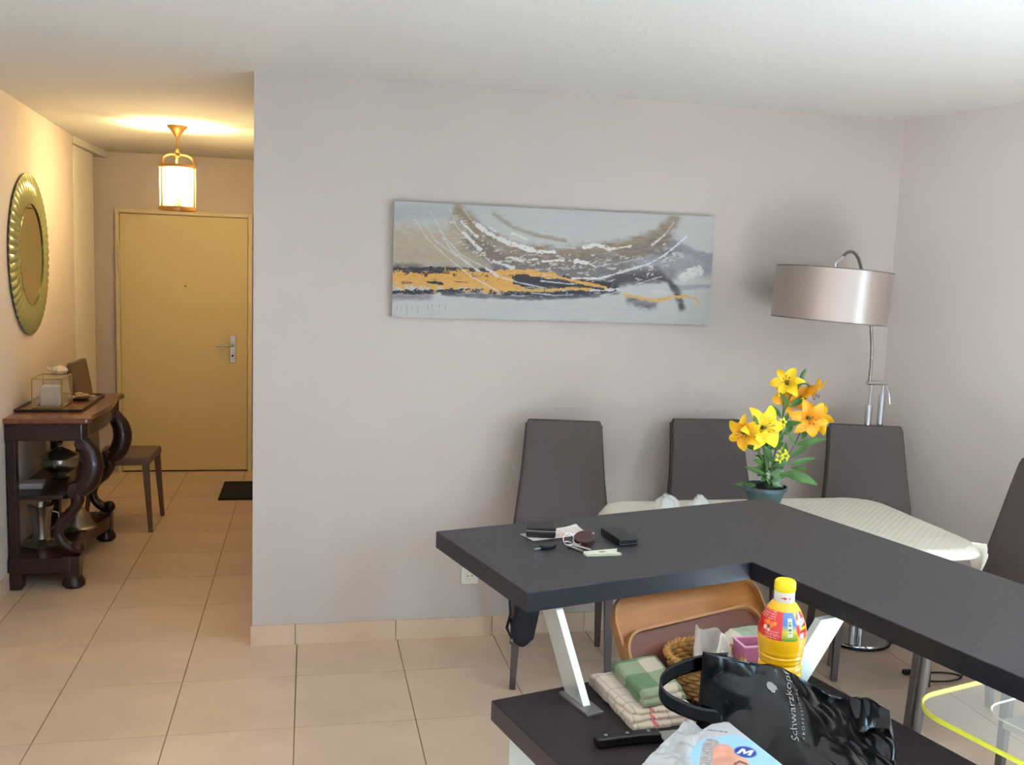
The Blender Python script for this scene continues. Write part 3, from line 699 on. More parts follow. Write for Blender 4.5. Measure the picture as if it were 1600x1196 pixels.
def flower(c, axis, r, cols, npet=6, openn=1.0, seed=0):
    f = MB(); c = Vector(c); ax = Vector(axis).normalized(); e1 = ax.orthogonal().normalized(); e2 = ax.cross(e1)
    f.tube([c - ax * r * .45, c - ax * r * .2, c + ax * .002], [.004, .008, .006], 8)
    root = f.build('flower', stem_m, lily, smooth=True)
    for k in range(npet):
        a = 2 * PI * k / npet + seed; rad = e1 * math.cos(a) + e2 * math.sin(a); wd = r * (.36 if k % 2 else .28)
        side = ax.cross(rad)
        def fp(u, v, rad=rad, side=side, wd=wd, k=k):
            s_ = (u - .5) * 2; wv = math.sin(PI * min(1, .12 + v * .86)) ** .75
            out = r * (.15 * v + openn * .95 * v ** 1.2); up = r * (-.30 + .75 * v - .62 * v ** 3 * openn)
            return c + rad * out + ax * (up + .10 * r * s_ * s_ * wv) + side * (s_ * wd * wv * (1 + .08 * math.sin(v * 12 + k)))
        grid('petal', 5, 9, fp, petal_m, root, fcol=pcol(*cols))
    if r < .03: return
    st = MB()
    for k in range(5):
        a = 2 * PI * k / 5 + seed; q = c + ax * r * .55 + (e1 * math.cos(a) + e2 * math.sin(a)) * r * .2
        st.tube([c - ax * r * .1, q], .0009, 4); st.ball(q, .0032, 1, 1, .6, 6)
    st.build('stamens', stamen_m, root)
YE_ = ((226, 140, 20), (252, 200, 24)); OR = ((226, 140, 24), (246, 176, 34)); LYE = ((240, 196, 40), (255, 214, 30))
for (x, z), dy, ax, r_, co, sd in (((1.832, 1.317), -.01, (-.5, -.75, .45), .062, LYE, .3), ((1.868, 1.262), .02, (.1, .8, -.3), .078, OR, .5), ((1.945, 1.285), .0, (.55, -.1, -.75), .068, YE_, .2),
                                   ((1.928, 1.175), -.03, (-.2, -.9, -.05), .074, OR, .1), ((1.99, 1.170), .03, (.5, .5, .2), .070, YE_, .6), ((1.724, 1.145), -.06, (.05, -.95, .15), .086, LYE, .35), ((1.643, 1.121), -.05, (-.75, -.6, -.1), .068, YE_, .1), ((1.69, 1.10), -.03, (-.1, -.6, -.6), .062, LYE, .8)):
    flower(LP(x, z, dy), ax, r_, co, seed=sd)
for (x, z) in ((1.806, 1.165), (1.815, 1.047), (1.801, 1.022), (1.758, 1.185), (1.828, 1.032)):
    flower(LP(x, z, -.05), (.2, -.9, .3), .020, ((190, 200, 40), (226, 218, 40)), npet=5, seed=x * 50)
for (x, z), an in (((1.898, 1.349), .5), ((1.889, 1.32), .6), ((1.686, 1.172), -.5), ((1.987, 1.205), .35)):
    m = MB(); M_ = Matrix.Translation(LP(x, z, -.06 if x < 1.8 else -.01)) @ Matrix.Rotation(an, 4, 'Y')
    m.lathe([(.001, -.024), (.006, -.016), (.008, 0), (.006, .014), (.001, .024)], 10, M_); m.build('bud', leaf_m, t, smooth=True)
m = MB(); m.tube([LP(1.885, 1.307), LP(1.893, 1.33), LP(1.898, 1.345)], .0015, 5); m.build('stem', stem_m, t)

# ---------------------------------------------------------------- floor lamp
t = thing('floor_lamp', 'chrome arc floor lamp with silver drum shade in the room corner', 'lamp', (2.60, 3.97, 0))
lx, ly = 2.60, 3.97
m = MB(); m.lathe([(.001, 0), (.15, 0), (.155, .006), (.155, .016), (.150, .022), (.001, .024)], 48); bs = m.build('base', chrome_m, t, smooth=True)
m = MB(); R = [[((.157 + .006 * math.cos(b)) * math.cos(a * 2 * PI / 48), (.157 + .006 * math.cos(b)) * math.sin(a * 2 * PI / 48), .008 + .007 * math.sin(b)) for b in [k * PI / 4 for k in range(8)]] for a in range(49)]
m.rings(R, cap=False); m.build('rubber_rim', blackm, bs, smooth=True)
for dx, zt in ((-.028, 1.145), (.036, 1.195)):
    m = MB(); m.tube([(dx * .6, 0, .02), (dx, 0, .7), (dx, 0, zt)], .0165 if dx < 0 else .0155, 16); m.build('pole_tube', chrome_m, t, smooth=True)
    m = MB(); m.tube([(dx, 0, zt - .01), (dx + .006, 0, 1.245)], .007, 10); m.build('inner_rod', chrome_m, t, smooth=True)
m = MB(); m.tube([(-.046, 0, 1.25), (.056, 0, 1.247)], .0115, 14); m.build('crossbar', chrome_m, t, smooth=True)
m = MB(); m.tube([(.05, -.005, 1.24), (.066, -.01, 1.20), (.075, -.01, 1.15)], .0012, 5); m.build('thin_wire', chrome_m, t)
SHX, SHY, SHZ = 2.272 - lx, 3.86 - ly, 1.652
neck = [(-.034, 0, 1.255), (-.034, 0, 1.38), (-.045, 0.01, 1.52), (-.07, .02, 1.66), (-.11, .02, 1.775), (-.145, .0, 1.825), (-.19, -.03, 1.848), (-.235, -.06, 1.845), (-.275, -.085, 1.822), (-.305, -.10, 1.803)]
from mathutils import geometry
def smooth_path(P, k=5):
    P = [Vector(p) for p in P]; out = []
    for i in range(len(P) - 1):
        p0 = P[max(i - 1, 0)]; p1 = P[i]; p2 = P[i + 1]; p3 = P[min(i + 2, len(P) - 1)]
        for j in range(k):
            q = j / k; out.append(.5 * ((2 * p1) + (p2 - p0) * q + (2 * p0 - 5 * p1 + 4 * p2 - p3) * q * q + (3 * p1 - p0 - 3 * p2 + p3) * q ** 3))
    out.append(P[-1]); return out
m = MB(); m.tube(smooth_path(neck), .0075, 12); m.build('flexible_neck', pm('ribbed_chrome', (150, 146, 140), .3, metal=.9, bump=.8, bscale=200), t, smooth=True)
m = MB(); m.tube([neck[-2], neck[-1], (-.318, -.106, 1.79)], [.011, .013, .010], 12); m.build('joint', chrome_m, t, smooth=True)
RM = Matrix.Translation((SHX, SHY, SHZ)) @ Matrix.Rotation(math.radians(3.2), 4, 'Y')
m = MB(); m.lathe([(.249, -.113), (.249, .113)], 96, RM, cap=False); sh = m.build('lamp_shade', shade_m, t, smooth=True)
m = MB(); m.lathe([(.2465, -.113), (.2465, .113)], 96, RM, cap=False); m.build('lining', shade_in, sh, smooth=True)
m = MB()
for z in (-.113, .113):
    R = [[((.2485 + .0022 * math.cos(b)) * math.cos(a * 2 * PI / 96), (.2485 + .0022 * math.cos(b)) * math.sin(a * 2 * PI / 96), z + .003 * math.sin(b)) for b in [k * PI / 3 for k in range(6)]] for a in range(97)]
    m.rings(R, cap=False, M=RM)
m.build('shade_rim', pm('shade_rim', (120, 108, 100), .5), sh, smooth=True)
m = MB(); m.lathe([(.001, .092), (.245, .092), (.245, .094), (.001, .094)], 64, RM); m.build('diffuser', shade_in, sh)
m = MB()
for q in (-.030, 0.0, .030): m.tube([(q, 0, .095), (q, 0, .125)], .009, 12, M=RM)
m.tube([(0, 0, .10), (0, 0, .145)], .006, 10, M=RM); m.build('shade_mount', chrome_m, t, smooth=True)

# cable coil on the floor
t = thing('coiled_cable', 'thin black cable coiled on the tiled floor under the table', 'cable', (2.72, 3.515, 0))
path = []
for i in range(90):
    a = i / 90 * 2 * PI * 2.0; r_ = 1 + .04 * math.sin(a * .5); path.append((.105 * r_ * math.cos(a), .045 * r_ * math.sin(a) - .012 * (i / 90), .0035 + .005 * (i / 90)))
path += [(.13, .0, .006), (.2, .06, .004), (.24, .14, .004)]
m = MB(); m.tube(path, .0032, 6); m.build('cable', cable_m, t, smooth=True)
m = MB(); m.box(-.02, .02, -.012, .012, 0, .02, Matrix.Translation((-.115, 0.05, 0))); m.build('plug', cable_m, t, bevel=.004)

# ---------------------------------------------------------------- doormat
t = thing('doormat', 'black rectangular doormat on the hallway floor before the entrance door', 'doormat', (-.62, 6.925, 0))
m = MB(); m.box(.0, .375, .0, .56, 0, .012); m.build('mat', mat_m, t, bevel=.004)

# ---------------------------------------------------------------- console table (left wall of the hall)
CA = math.radians(0.6)
cxw = -1.496; cyw = 5.56
t = thing('console_table', 'dark mahogany console table with scrolled legs against the left hall wall', 'console table', (cxw, cyw, 0), CA)
HL = .48
def front(yy, base, amp): q = yy / HL; return base + amp * math.cos(q * PI) * (1 - .0 * q)
def outline(base, amp, hl, back=.012):
    pts = [(back, -hl), (base - .03, -hl), (base - .005, -hl + .02)]
    for i in range(1, 16):
        yy = -hl + .05 + (2 * hl - .10) * i / 16; pts.append((front(yy, base - .012, amp), yy))
    pts += [(base - .005, hl - .02), (base - .03, hl), (back, hl)]
    return pts
m = MB(); m.prism(outline(.43, .016, HL), .862, .89); m.build('top', walnut_top_m, t, bevel=.007, seg=3)
m = MB(); m.prism(outline(.402, .018, HL - .02), .772, .861); m.build('apron', walnut_m, t, bevel=.004)
m = MB(); m.box(.02, .06, -HL + .02, -HL + .08, .16, .772); m.build('rear_post', walnut_m, t, bevel=.003)
m = MB(); m.box(.02, .06, HL - .08, HL - .02, .16, .772); m.build('rear_post', walnut_m, t, bevel=.003)
m = MB(); m.prism(outline(.30, .02, HL - .05), .462, .486); m.build('shelf', walnut_m, t, bevel=.003)
m = MB(); m.prism(outline(.335, -.035, HL - .01), .085, .165); m.build('base_plinth', walnut_m, t, bevel=.006)
for sy in (-1, 1):
    y = sy * (HL - .055)
    up = smooth_path([(.365, y, .775), (.385, y, .74), (.410, y, .69), (.415, y, .62), (.390, y, .55), (.345, y, .51), (.30, y, .492)], 4)
    n_ = len(up); m = MB(); m.tube(up, [.036 + .018 * math.sin(PI * i / n_) for i in range(n_)], 12, flat=.85)
    m.lathe([(.001, -.036), (.034, -.034), (.040, 0), (.034, .034), (.001, .036)], 16, Matrix.Translation((.335, y, .52)) @ Matrix.Rotation(PI / 2, 4, 'X'))
    m.lathe([(.001, -.036), (.026, -.034), (.030, 0), (.026, .034), (.001, .036)], 16, Matrix.Translation((.36, y, .755)) @ Matrix.Rotation(PI / 2, 4, 'X'))
    sc_ = m.build('scroll_leg', walnut_m, t, smooth=True)
    lo = smooth_path([(.33, y, .53), (.345, y, .46), (.315, y, .40), (.265, y, .35), (.245, y, .29), (.265, y, .235), (.315, y, .20), (.335, y, .215)], 4)
    n_ = len(lo); m = MB(); m.tube(lo, [.040 - .012 * math.sin(PI * i / n_) for i in range(n_)], 12, flat=.85)
    m.ball((.335, y, .205), .036, n=10); m.build('lower_scroll', walnut_m, sc_, smooth=True)
    m = MB(); m.box(.275, .35, y - .04, y + .04, .06, .17); m.lathe([(.045, .0), (.056, .012), (.056, .03), (.044, .05), (.038, .065)], 20, Matrix.Translation((.315, y, 0))); m.build('front_foot', walnut_m, t, smooth=True)
    m = MB(); m.prism([(.015, y - .04), (.075, y - .04), (.075, y + .04), (.015, y + .04)], 0, .086, scale_top=1.12); m.build('rear_foot', walnut_m, t, bevel=.004)
CM = Matrix.Translation((cxw, cyw, 0)) @ Matrix.Rotation(CA, 4, 'Z')
def onc(x, y, z): return CM @ Vector((x, y, z))
# things on the console
t = thing('serving_tray', 'brown flat tray with dark rim lying on the console table', 'tray', onc(.17, .045, .891), CA)
m = MB(); m.box(-.155, .155, -.30, .30, 0, .006); m.build('tray_board', walnut_top_m, t)
m = MB(); m.box(-.165, .165, -.31, -.30, 0, .012); m.box(-.165, .165, .30, .31, 0, .012); m.box(-.165, -.155, -.30, .30, 0, .012); m.box(.155, .165, -.30, .30, 0, .012); m.build('tray_rim', pm('dark_rim', (44, 26, 24), .4), t, bevel=.002)
t = thing('glass_box', 'brass-edged glass box with a white candle inside, on the console tray', 'glass box', onc(.148, -.07, .898), CA)
bx, by, bz = .073, .115, .155
m = MB()
for sx in (-1, 1):
    for sy in (-1, 1): m.box(sx * bx - .003, sx * bx + .003, sy * by - .003, sy * by + .003, 0, bz)
    for z in (.003, bz): m.box(sx * bx - .003, sx * bx + .003, -by, by, z - .003, z + .003); m.box(-bx, bx, sx * by - .003, sx * by + .003, z - .003, z + .003)
m.build('brass_frame', gild_m, t)
m = MB(); m.box(-bx, bx, -by - .0005, -by + .0005, .004, bz); m.build('glass_pane', thin_glass, t)
m = MB(); m.box(-bx, bx, by - .0005, by + .0005, .004, bz); m.build('glass_pane', thin_glass, t)
m = MB(); m.box(bx - .0005, bx + .0005, -by, by, .004, bz); m.build('glass_pane', thin_glass, t)
m = MB(); m.box(-bx - .0005, -bx + .0005, -by, by, .004, bz); m.build('glass_pane', thin_glass, t)
m = MB(); m.box(-bx, bx, -by, by, .0, .003); m.build('glass_pane', thin_glass, t)
m = MB(); m.box(-bx, bx, -by, by, bz - .001, bz); m.build('glass_pane', thin_glass, t)
t = thing('pillar_candle', 'square white candle standing inside the glass box', 'candle', onc(.148, -.09, .902), CA)
m = MB(); m.box(-.048, .048, -.045, .045, 0, .105); m.build('wax', candle_m, t, bevel=.006); m = MB(); m.tube([(0, 0, .105), (.001, 0, .118)], .001, 5); m.build('wick', dark_m, t)
t = thing('porcelain_shell', 'small white porcelain ornament on top of the glass box', 'ornament', onc(.165, .02, .898 + bz + .004), CA)
m = MB(); m.lathe([(.018, 0), (.036, .008), (.042, .02), (.036, .034), (.018, .044), (.006, .047), (.006, .053), (.001, .055)], 24, fn=lambda a, r, z: r * (1 + .07 * math.cos(a * 2 * PI * 8))); m.build('body', porc_m, t, smooth=True)
m = MB(); m.tube([(-.035, 0, .02), (-.055, 0, .03), (-.062, 0, .04)], [.008, .006, .004], 8); m.build('spout', porc_m, t, smooth=True)
t = thing('dried_flower_ornament', 'pale dried flower ornament on the console tray beyond the glass box', 'ornament', onc(.24, .145, .898), CA)
for k in range(9):
    a = k * 2.4; rr = .012 + .0065 * k; m = MB()
    c_ = Vector((rr * math.cos(a), rr * math.sin(a) * 1.3, .014 + .018 * ((k * 7) % 4) / 4))
    for q in range(5):
        an = q * 2 * PI / 5; m.ball(c_ + Vector((.011 * math.cos(an), .011 * math.sin(an), .003)), .009, 1, 1, .55, 6)
    m.ball(c_, .010, n=6); m.build('blossom', pm('dried_blossom', (204, 178, 140), .6), t, smooth=True)
m = MB(); m.lathe([(.03, 0), (.05, .006), (.055, .014), (.001, .01)], 20); m.build('dish', pm('dark_dish', (96, 66, 60), .4), t, smooth=True)
# under the console
t = thing('soup_tureen', 'lidded silver tureen on the middle shelf of the console table', 'tureen', onc(.17, -.03, .487), CA)
m = MB(); m.lathe([(.045, 0), (.05, .008), (.03, .02), (.05, .035), (.088, .06), (.098, .09), (.094, .115), (.10, .12)], 40); b_ = m.build('bowl', silver_m, t, smooth=True)
m = MB(); m.lathe([(.102, .121), (.098, .128), (.075, .142), (.045, .158), (.022, .168), (.012, .174), (.001, .175)], 40); li = m.build('lid', silver_m, t, smooth=True)
m = MB(); m.lathe([(.006, .174), (.006, .182), (.016, .192), (.018, .20), (.008, .21), (.004, .214), (.007, .22), (.001, .226)], 16); m.build('finial', silver_m, li, smooth=True)
for s_ in (-1, 1):
    m = MB(); m.tube([(0, s_ * .094, .075), (0, s_ * .122, .085), (0, s_ * .122, .105), (0, s_ * .096, .108)], .005, 8); m.build('handle', silver_m, t, smooth=True)
t = thing('card_box', 'small pale grey box lying on the console middle shelf', 'box', onc(.075, -.25, .487), CA + .1)
m = MB(); m.box(-.062, .062, -.05, .05, 0, .030); m.build('box_body', book_m, t, bevel=.003); m = MB(); m.box(-.064, .064, -.052, .052, .020, .032); m.build('box_lid', book_m, t, bevel=.003)
t = thing('silver_pitcher', 'silver goblet-shaped vase on a round foot, on the console base', 'vase', onc(.11, -.20, .166), CA)
m = MB(); m.lathe([(.098, 0), (.10, .006), (.085, .014), (.06, .022), (.045, .035), (.042, .06), (.046, .13), (.052, .17), (.062, .20), (.066, .215), (.060, .216), (.048, .17), (.001, .15)], 40); m.build('body', silver_m, t, smooth=True)
m = MB(); m.tube([(.05, 0, .18), (.085, 0, .17), (.09, 0, .12), (.05, 0, .08)], .005, 8); m.build('handle', silver_m, t, smooth=True)
t = thing('silver_cloche', 'low cone-shaped silver dish cover on the console base, towards the entrance', 'dish cover', onc(.21, .12, .166), CA)
m = MB(); m.lathe([(.115, 0), (.118, .008), (.10, .018), (.095, .03), (.075, .07), (.045, .11), (.02, .13), (.001, .134)], 40); m.build('cover', silver_m, t, smooth=True)
m = MB(); m.lathe([(.008, .132), (.006, .142), (.016, .15), (.012, .162), (.001, .165)], 14); m.build('knob', silver_m, t, smooth=True)
# ---------------------------------------------------------------- bar counter, worktop, cabinet (turned 15 degrees)
ZU, ZL = 1.10, .90
def Lpoly(u0, u1, ui, v1, vi, vend):     # outer left, outer right, inner u, outer back, inner front, arm end
    return [(u0, vi), (u0, v1), (u1, v1), (u1, vend), (ui, vend), (ui, vi)]
def uvprism(mb, pts, z0, z1):
    mb.prism(pts, z0, z1)
t = thing('bar_counter', 'raised L-shaped charcoal bar top on slanted metal supports', 'bar counter', (0, 0, 0), A15)
P_ = [(.849, 1.556), (1.406, 1.556), (1.406, .55), (1.852, .55), (1.852, 2.013), (.849, 2.013)]
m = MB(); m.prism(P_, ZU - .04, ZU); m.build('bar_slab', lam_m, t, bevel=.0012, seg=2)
m = MB()
for (a, b) in zip(P_, P_[1:] + P_[:1]):
    d = Vector((b[0] - a[0], b[1] - a[1])).normalized(); n_ = Vector((d.y, -d.x)) * .0006
    m.prism([a, b, (b[0] + n_.x, b[1] + n_.y), (a[0] + n_.x, a[1] + n_.y)], ZU - .039, ZU - .0015)
m.build('edge_band', band_m, t)
def support(fixed, s0, axis, sgn=1):
    """parallelogram plate .016 thick, .07 wide, slanting outwards as it rises"""
    m = MB(); zb, zt = ZL + .006, ZU - .041; sl = .78 * (zt - zb)
    R = []
    for z, o in ((zb, 0), (zt, sl)):
        if axis == 'v': R.append([(fixed, s0 + o, z), (fixed + .016, s0 + o, z), (fixed + .016, s0 + .07 + o, z), (fixed, s0 + .07 + o, z)])
        else: R.append([(s0 + o, fixed, z), (s0 + .07 + o, fixed, z), (s0 + .07 + o, fixed + .016, z), (s0 + o, fixed + .016, z)])
    m.rings(R); p_ = m.build('support', alu_m, t, bevel=.001)
    m = MB()
    if axis == 'v': m.box(fixed - .010, fixed + .026, s0 - .03, s0 + .075, ZL, ZL + .006)
    else: m.box(s0 - .03, s0 + .075, fixed - .010, fixed + .026, ZL, ZL + .006)
    m.build('base_plate', pm('base_plate_metal', (150, 150, 146), .4, metal=.7), p_, bevel=.001)
support(.918, 1.445, 'v'); support(1.312, 1.253, 'u'); support(.80, 1.253, 'u')
t = thing('worktop', 'lower charcoal kitchen worktop covered with cloths, bags and baskets', 'worktop', (0, 0, 0), A15)
Q_ = [(.776, .30), (1.443, .30), (1.443, 1.547), (.776, 1.547)]
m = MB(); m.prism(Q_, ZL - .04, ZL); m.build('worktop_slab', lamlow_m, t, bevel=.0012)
m = MB()
for (a, b) in zip(Q_, Q_[1:] + Q_[:1]):
    d = Vector((b[0] - a[0], b[1] - a[1])).normalized(); n_ = Vector((d.y, -d.x)) * .0006
    m.prism([a, b, (b[0] + n_.x, b[1] + n_.y), (a[0] + n_.x, a[1] + n_.y)], ZL - .039, ZL - .0015)
m.build('edge_band', pm('lower_edge_band', (52, 44, 46), .5, var=.1, vscale=70), t)
t = thing('base_cabinet', 'pale grey-green kitchen cabinet side below the lower worktop', 'cabinet', (0, 0, 0), A15)
m = MB(); m.box(.80, 1.415, .32, 1.515, .10, ZL - .041); m.build('carcass', cab_m, t, bevel=.002)
m = MB(); m.box(.83, 1.39, .36, 1.46, 0, .10); m.build('plinth', pm('plinth_dark', (90, 88, 88), .5), t)

# ---------------------------------------------------------------- things on the bar
ZB = ZU + .0005
def uvthing(name, label, cat, u, v, z, rot=0.0, group=None):
    return thing(name, label, cat, W(u, v, z), A15 + rot, group)
t = uvthing('receipt', 'crumpled white receipt lying under the small black case on the bar', 'receipt', 1.10, 1.895, ZB)
pts = [(1.021 - 1.10, 1.92 - 1.895), (1.025 - 1.10, 1.859 - 1.895), (1.178 - 1.10, 1.862 - 1.895), (1.185 - 1.10, 1.938 - 1.895)]
def rec(u, v):
    a = Vector(pts[1]).lerp(Vector(pts[2]), u); b = Vector(pts[0]).lerp(Vector(pts[3]), u); p = a.lerp(b, v)
    return (p.x, p.y, .001 + .004 * max(0, u - .45) * (1 + math.sin(u * 9 + v * 4)) + .004 * v * max(0, u - .5))
def reccol(u, v):
    c = np.ones((len(u), 1)) * L3((230, 222, 216))[None]; ln = (np.abs((u * 22) % 1 - .5) < .16) & (v > .15) & (v < .85) & (u > .4); c[ln] = L3((188, 182, 180))
    rd = (v < .45) & (u > .28) & (u < .62) & (vnoise(u * 30, v * 20, 3) > .5); c[rd] = L3((222, 150, 140)); return c
grid('paper', 60, 30, rec, vcol_m, t, reccol)
t = uvthing('black_case', 'small black leather case on the bar, resting on the receipt', 'case', 1.064, 1.896, ZB + .0025, math.radians(-28)); t.scale = (1.15, 1.1, 1.15)
m = MB(); m.box(-.030, .030, -.026, .026, 0, .013); m.build('case_body', blackl, t, bevel=.004, seg=3)
m = MB(); m.box(-.0305, .0305, -.0265, .0265, .0145, .021); m.build('case_lid', blackl, t, bevel=.004, seg=3)
m = MB(); m.box(-.029, .029, -.025, .025, .012, .0155); m.build('zip_band', steel_m, t)
t = uvthing('wallet', 'folded black leather wallet lying flat on the bar', 'wallet', 1.222, 1.803, ZB, math.radians(-8))
for z0, z1, dd in ((0, .006, 0), (.0065, .0095, -.002), (.010, .016, 0)):
    m = MB(); m.box(-.024 - dd * .5, .024 + dd, -.052 - dd, .052 + dd, z0, z1); m.build('leather_panel' if dd == 0 else 'card_layer', blackl, t, bevel=.0025)
m = MB(); m.box(-.024, -.0215, -.052, .052, .001, .015); m.build('spine', blackl, t, bevel=.001)
m = MB(); m.box(.0235, .0245, -.045, .045, .0065, .0095); m.build('steel_edge', steel_m, t)
t = uvthing('car_key_set', 'bunch of keys with black car fob and brown leather tag on the bar', 'keys', 1.09, 1.79, ZB)
def KL(u, v, z): return Vector((u - 1.09, v - 1.79, z))
m = MB(); m.prism([(KL(1.030, 1.800, 0).x + .024 * math.cos(a) * 1.0, KL(1.03, 1.80, 0).y + .011 * math.sin(a) + .004 * math.cos(a)) for a in [k * 2 * PI / 20 for k in range(20)]], .001, .011); fo = m.build('key_fob', blackm, t, bevel=.003)
m = MB(); m.box(-.018, .0, -.0025, .0025, .004, .0065, Matrix.Translation(KL(1.006, 1.792, 0)) @ Matrix.Rotation(.2, 4, 'Z')); m.build('key_blade', steel_m, fo)
for cu, cv_, cz, rr, tl in ((1.083, 1.80, .015, .014, 1.1), (1.10, 1.79, .012, .010, .5), (1.075, 1.788, .010, .008, .3)):
    M_ = Matrix.Translation(KL(cu, cv_, cz)) @ Matrix.Rotation(tl, 4, 'X'); m = MB(); m.tube([(rr * math.cos(a * PI / 12), rr * math.sin(a * PI / 12), 0) for a in range(25)], .0014, 6, M=M_, cap=False); m.build('split_ring', steel_m, t, smooth=True)
M_ = Matrix.Translation(KL(1.122, 1.795, .014)) @ Matrix.Rotation(.35, 4, 'X') @ Matrix.Rotation(-.2, 4, 'Y')
m = MB(); m.prism([(.026 * math.cos(a), .021 * math.sin(a)) for a in [k * 2 * PI / 24 for k in range(24)]], -.009, .009, M=M_); m.build('leather_fob', brown_m, t, bevel=.004, smooth=False)
m = MB(); m.ball(M_ @ Vector((.022, 0, .008)), .003, n=6); m.build('stud', steel_m, t)
for (u0, v0, u1, v1, z) in ((1.078, 1.79, 1.088, 1.745, .004), (1.088, 1.783, 1.108, 1.742, .006)):
    m = MB(); a_, b_ = KL(u0, v0, z), KL(u1, v1, z * .5 + .001); d = (b_ - a_); m.tube([a_, b_], [.0045, .002], 6, flat=1.0); m.build('key', steel_m, t, smooth=True)
t = uvthing('paper_tag', 'folded cream paper strip beside the keys on the bar', 'paper strip', 1.122, 1.722, ZB, math.radians(-8))
pts2 = [(-.040, -.012), (.040, -.020), (.032, -.003), (.046, .016), (-.038, .012), (-.043, .0)]
m = MB(); m.prism(pts2, .0, .0015); m.prism([(x, y + .002) for x, y in pts2[:2]] + [(x, y) for x, y in pts2[2:]], .003, .0045); m.build('strip', tagm, t)
m = MB(); m.box(-.006, .008, -.003, .001, .0045, .0049); m.build('ink_mark', dark_m, t)

# ---------------------------------------------------------------- things on the lower worktop
ZW = ZL + .0005
def blerp(c, u, v):
    a = Vector(c[0]).lerp(Vector(c[1]), u); b = Vector(c[3]).lerp(Vector(c[2]), u); return a.lerp(b, v)
def foldcloth(t, name, corners, z0, th, colf, seed, nu=70, nv=70, fray=0.004):
    """one rounded, slightly wavy layer of folded cloth; corners FL FR BR BL in local uv"""
    def fp(u, v):
        # u,v over the padded sheet: outer ring tucks under
        e = .06; uu = min(max((u - e) / (1 - 2 * e), 0), 1); vv = min(max((v - e) / (1 - 2 * e), 0), 1)
        p = blerp(corners, uu, vv); du = (uu - (u - e) / (1 - 2 * e)); dv = (vv - (v - e) / (1 - 2 * e)); k = min(1, max(abs(du), abs(dv)) / (e / (1 - 2 * e)))
        edge = min(uu, 1 - uu, vv, 1 - vv); n_ = noise.noise((p[0] * 18 + seed, p[1] * 18, z0 * 50))
        rim = math.sin(min(1, edge / .07) * PI / 2)
        z = z0 + th * (.5 + .5 * rim) * (1 - k) + th * .25 * n_ * rim + .0012 * noise.noise((p[0] * 60, p[1] * 60, seed))
        z = max(z, z0)
        f = fray * noise.noise((p[0] * 40, p[1] * 40, seed + 5)) * (1 - rim * .7)
        return (p[0] + f, p[1] + f, z)
    return grid(name, nu, nv, fp, vcloth_m, t, colf)
def gridtowel(u, v):
    c = np.ones((len(u), 1)) * L3((212, 196, 176))[None]
    ln = (np.abs((u * 4.5) % 1 - .5) < .03) | (np.abs((v * 6.5) % 1 - .5) < .03); c[ln] = L3((166, 146, 132))
    rd = (v < .13) & (v > .03) & (u > .30) & (((u * 13 + v * 9) % 1) < .5) & (vnoise(u * 12, v * 30, 5) > .35); c[rd] = L3((206, 74, 82)); return c
t = uvthing('grid_tea_towel', 'cream tea towel with thin grid lines and red lettering, folded beside the left support', 'tea towel', 1.03, 1.43, ZW)
o_ = lambda L_: [(a - 1.03, b - 1.43) for a, b in L_]
foldcloth(t, 'lower_fold', o_([(.958, 1.335), (1.092, 1.315), (1.115, 1.52), (.985, 1.535)]), 0, .012, gridtowel, 1)
foldcloth(t, 'middle_fold', o_([(.955, 1.345), (1.09, 1.322), (1.11, 1.51), (.982, 1.528)]), .011, .011, gridtowel, 4)
foldcloth(t, 'upper_fold', o_([(.962, 1.352), (1.085, 1.33), (1.105, 1.505), (.978, 1.522)]), .021, .010, gridtowel, 2)
def greencheck(u, v):
    G1, G2, Wt = L3((78, 112, 66)), L3((136, 150, 118)), L3((204, 190, 168))
    a = ((u * 1.15 + .02) % 1) < .60; b = ((v * 1.5 + .75) % 1) < .55
    c = np.where((a & b)[:, None], G1, np.where((a | b)[:, None], G2, Wt)); st = (np.abs((u * 60) % 1 - .5) < .2); return c * np.where(st, .95, 1.0)[:, None]
t = uvthing('green_checked_towel', 'green and cream checked tea towel folded on top of the grid towel', 'tea towel', 1.055, 1.43, ZW + .034)
o_ = lambda L_: [(a - 1.055, b - 1.43) for a, b in L_]
foldcloth(t, 'lower_fold', o_([(.985, 1.348), (1.082, 1.35), (1.125, 1.505), (1.02, 1.51)]), 0, .012, greencheck, 7)
foldcloth(t, 'upper_fold', o_([(.988, 1.353), (1.078, 1.358), (1.12, 1.50), (1.018, 1.507)]), .011, .012, greencheck, 8)
# knife
t = uvthing('kitchen_knife', 'kitchen knife with black riveted handle in front of the towels', 'knife', .925, 1.305, ZW, math.radians(-12))
m = MB(); m.prism([(-.062, -.010), (-.055, -.014), (-.02, -.011), (.03, -.011), (.05, -.014), (.058, -.013), (.058, .011), (-.03, .012), (-.058, .012), (-.064, .004)], .001, .018); m.build('handle', blackm, t, bevel=.004, seg=3)
for x in (-.042, -.002, .038):
    m = MB(); m.lathe([(.0035, .0178), (.0035, .0188), (.001, .0192)], 14, Matrix.Translation((x, .001, 0))); m.build('rivet', steel_m, t, smooth=True)
m = MB(); m.prism([(.058, .010), (.24, .008), (.21, -.010), (.15, -.022), (.058, -.024)], .008, .0105); m.build('blade', steel_m, t)
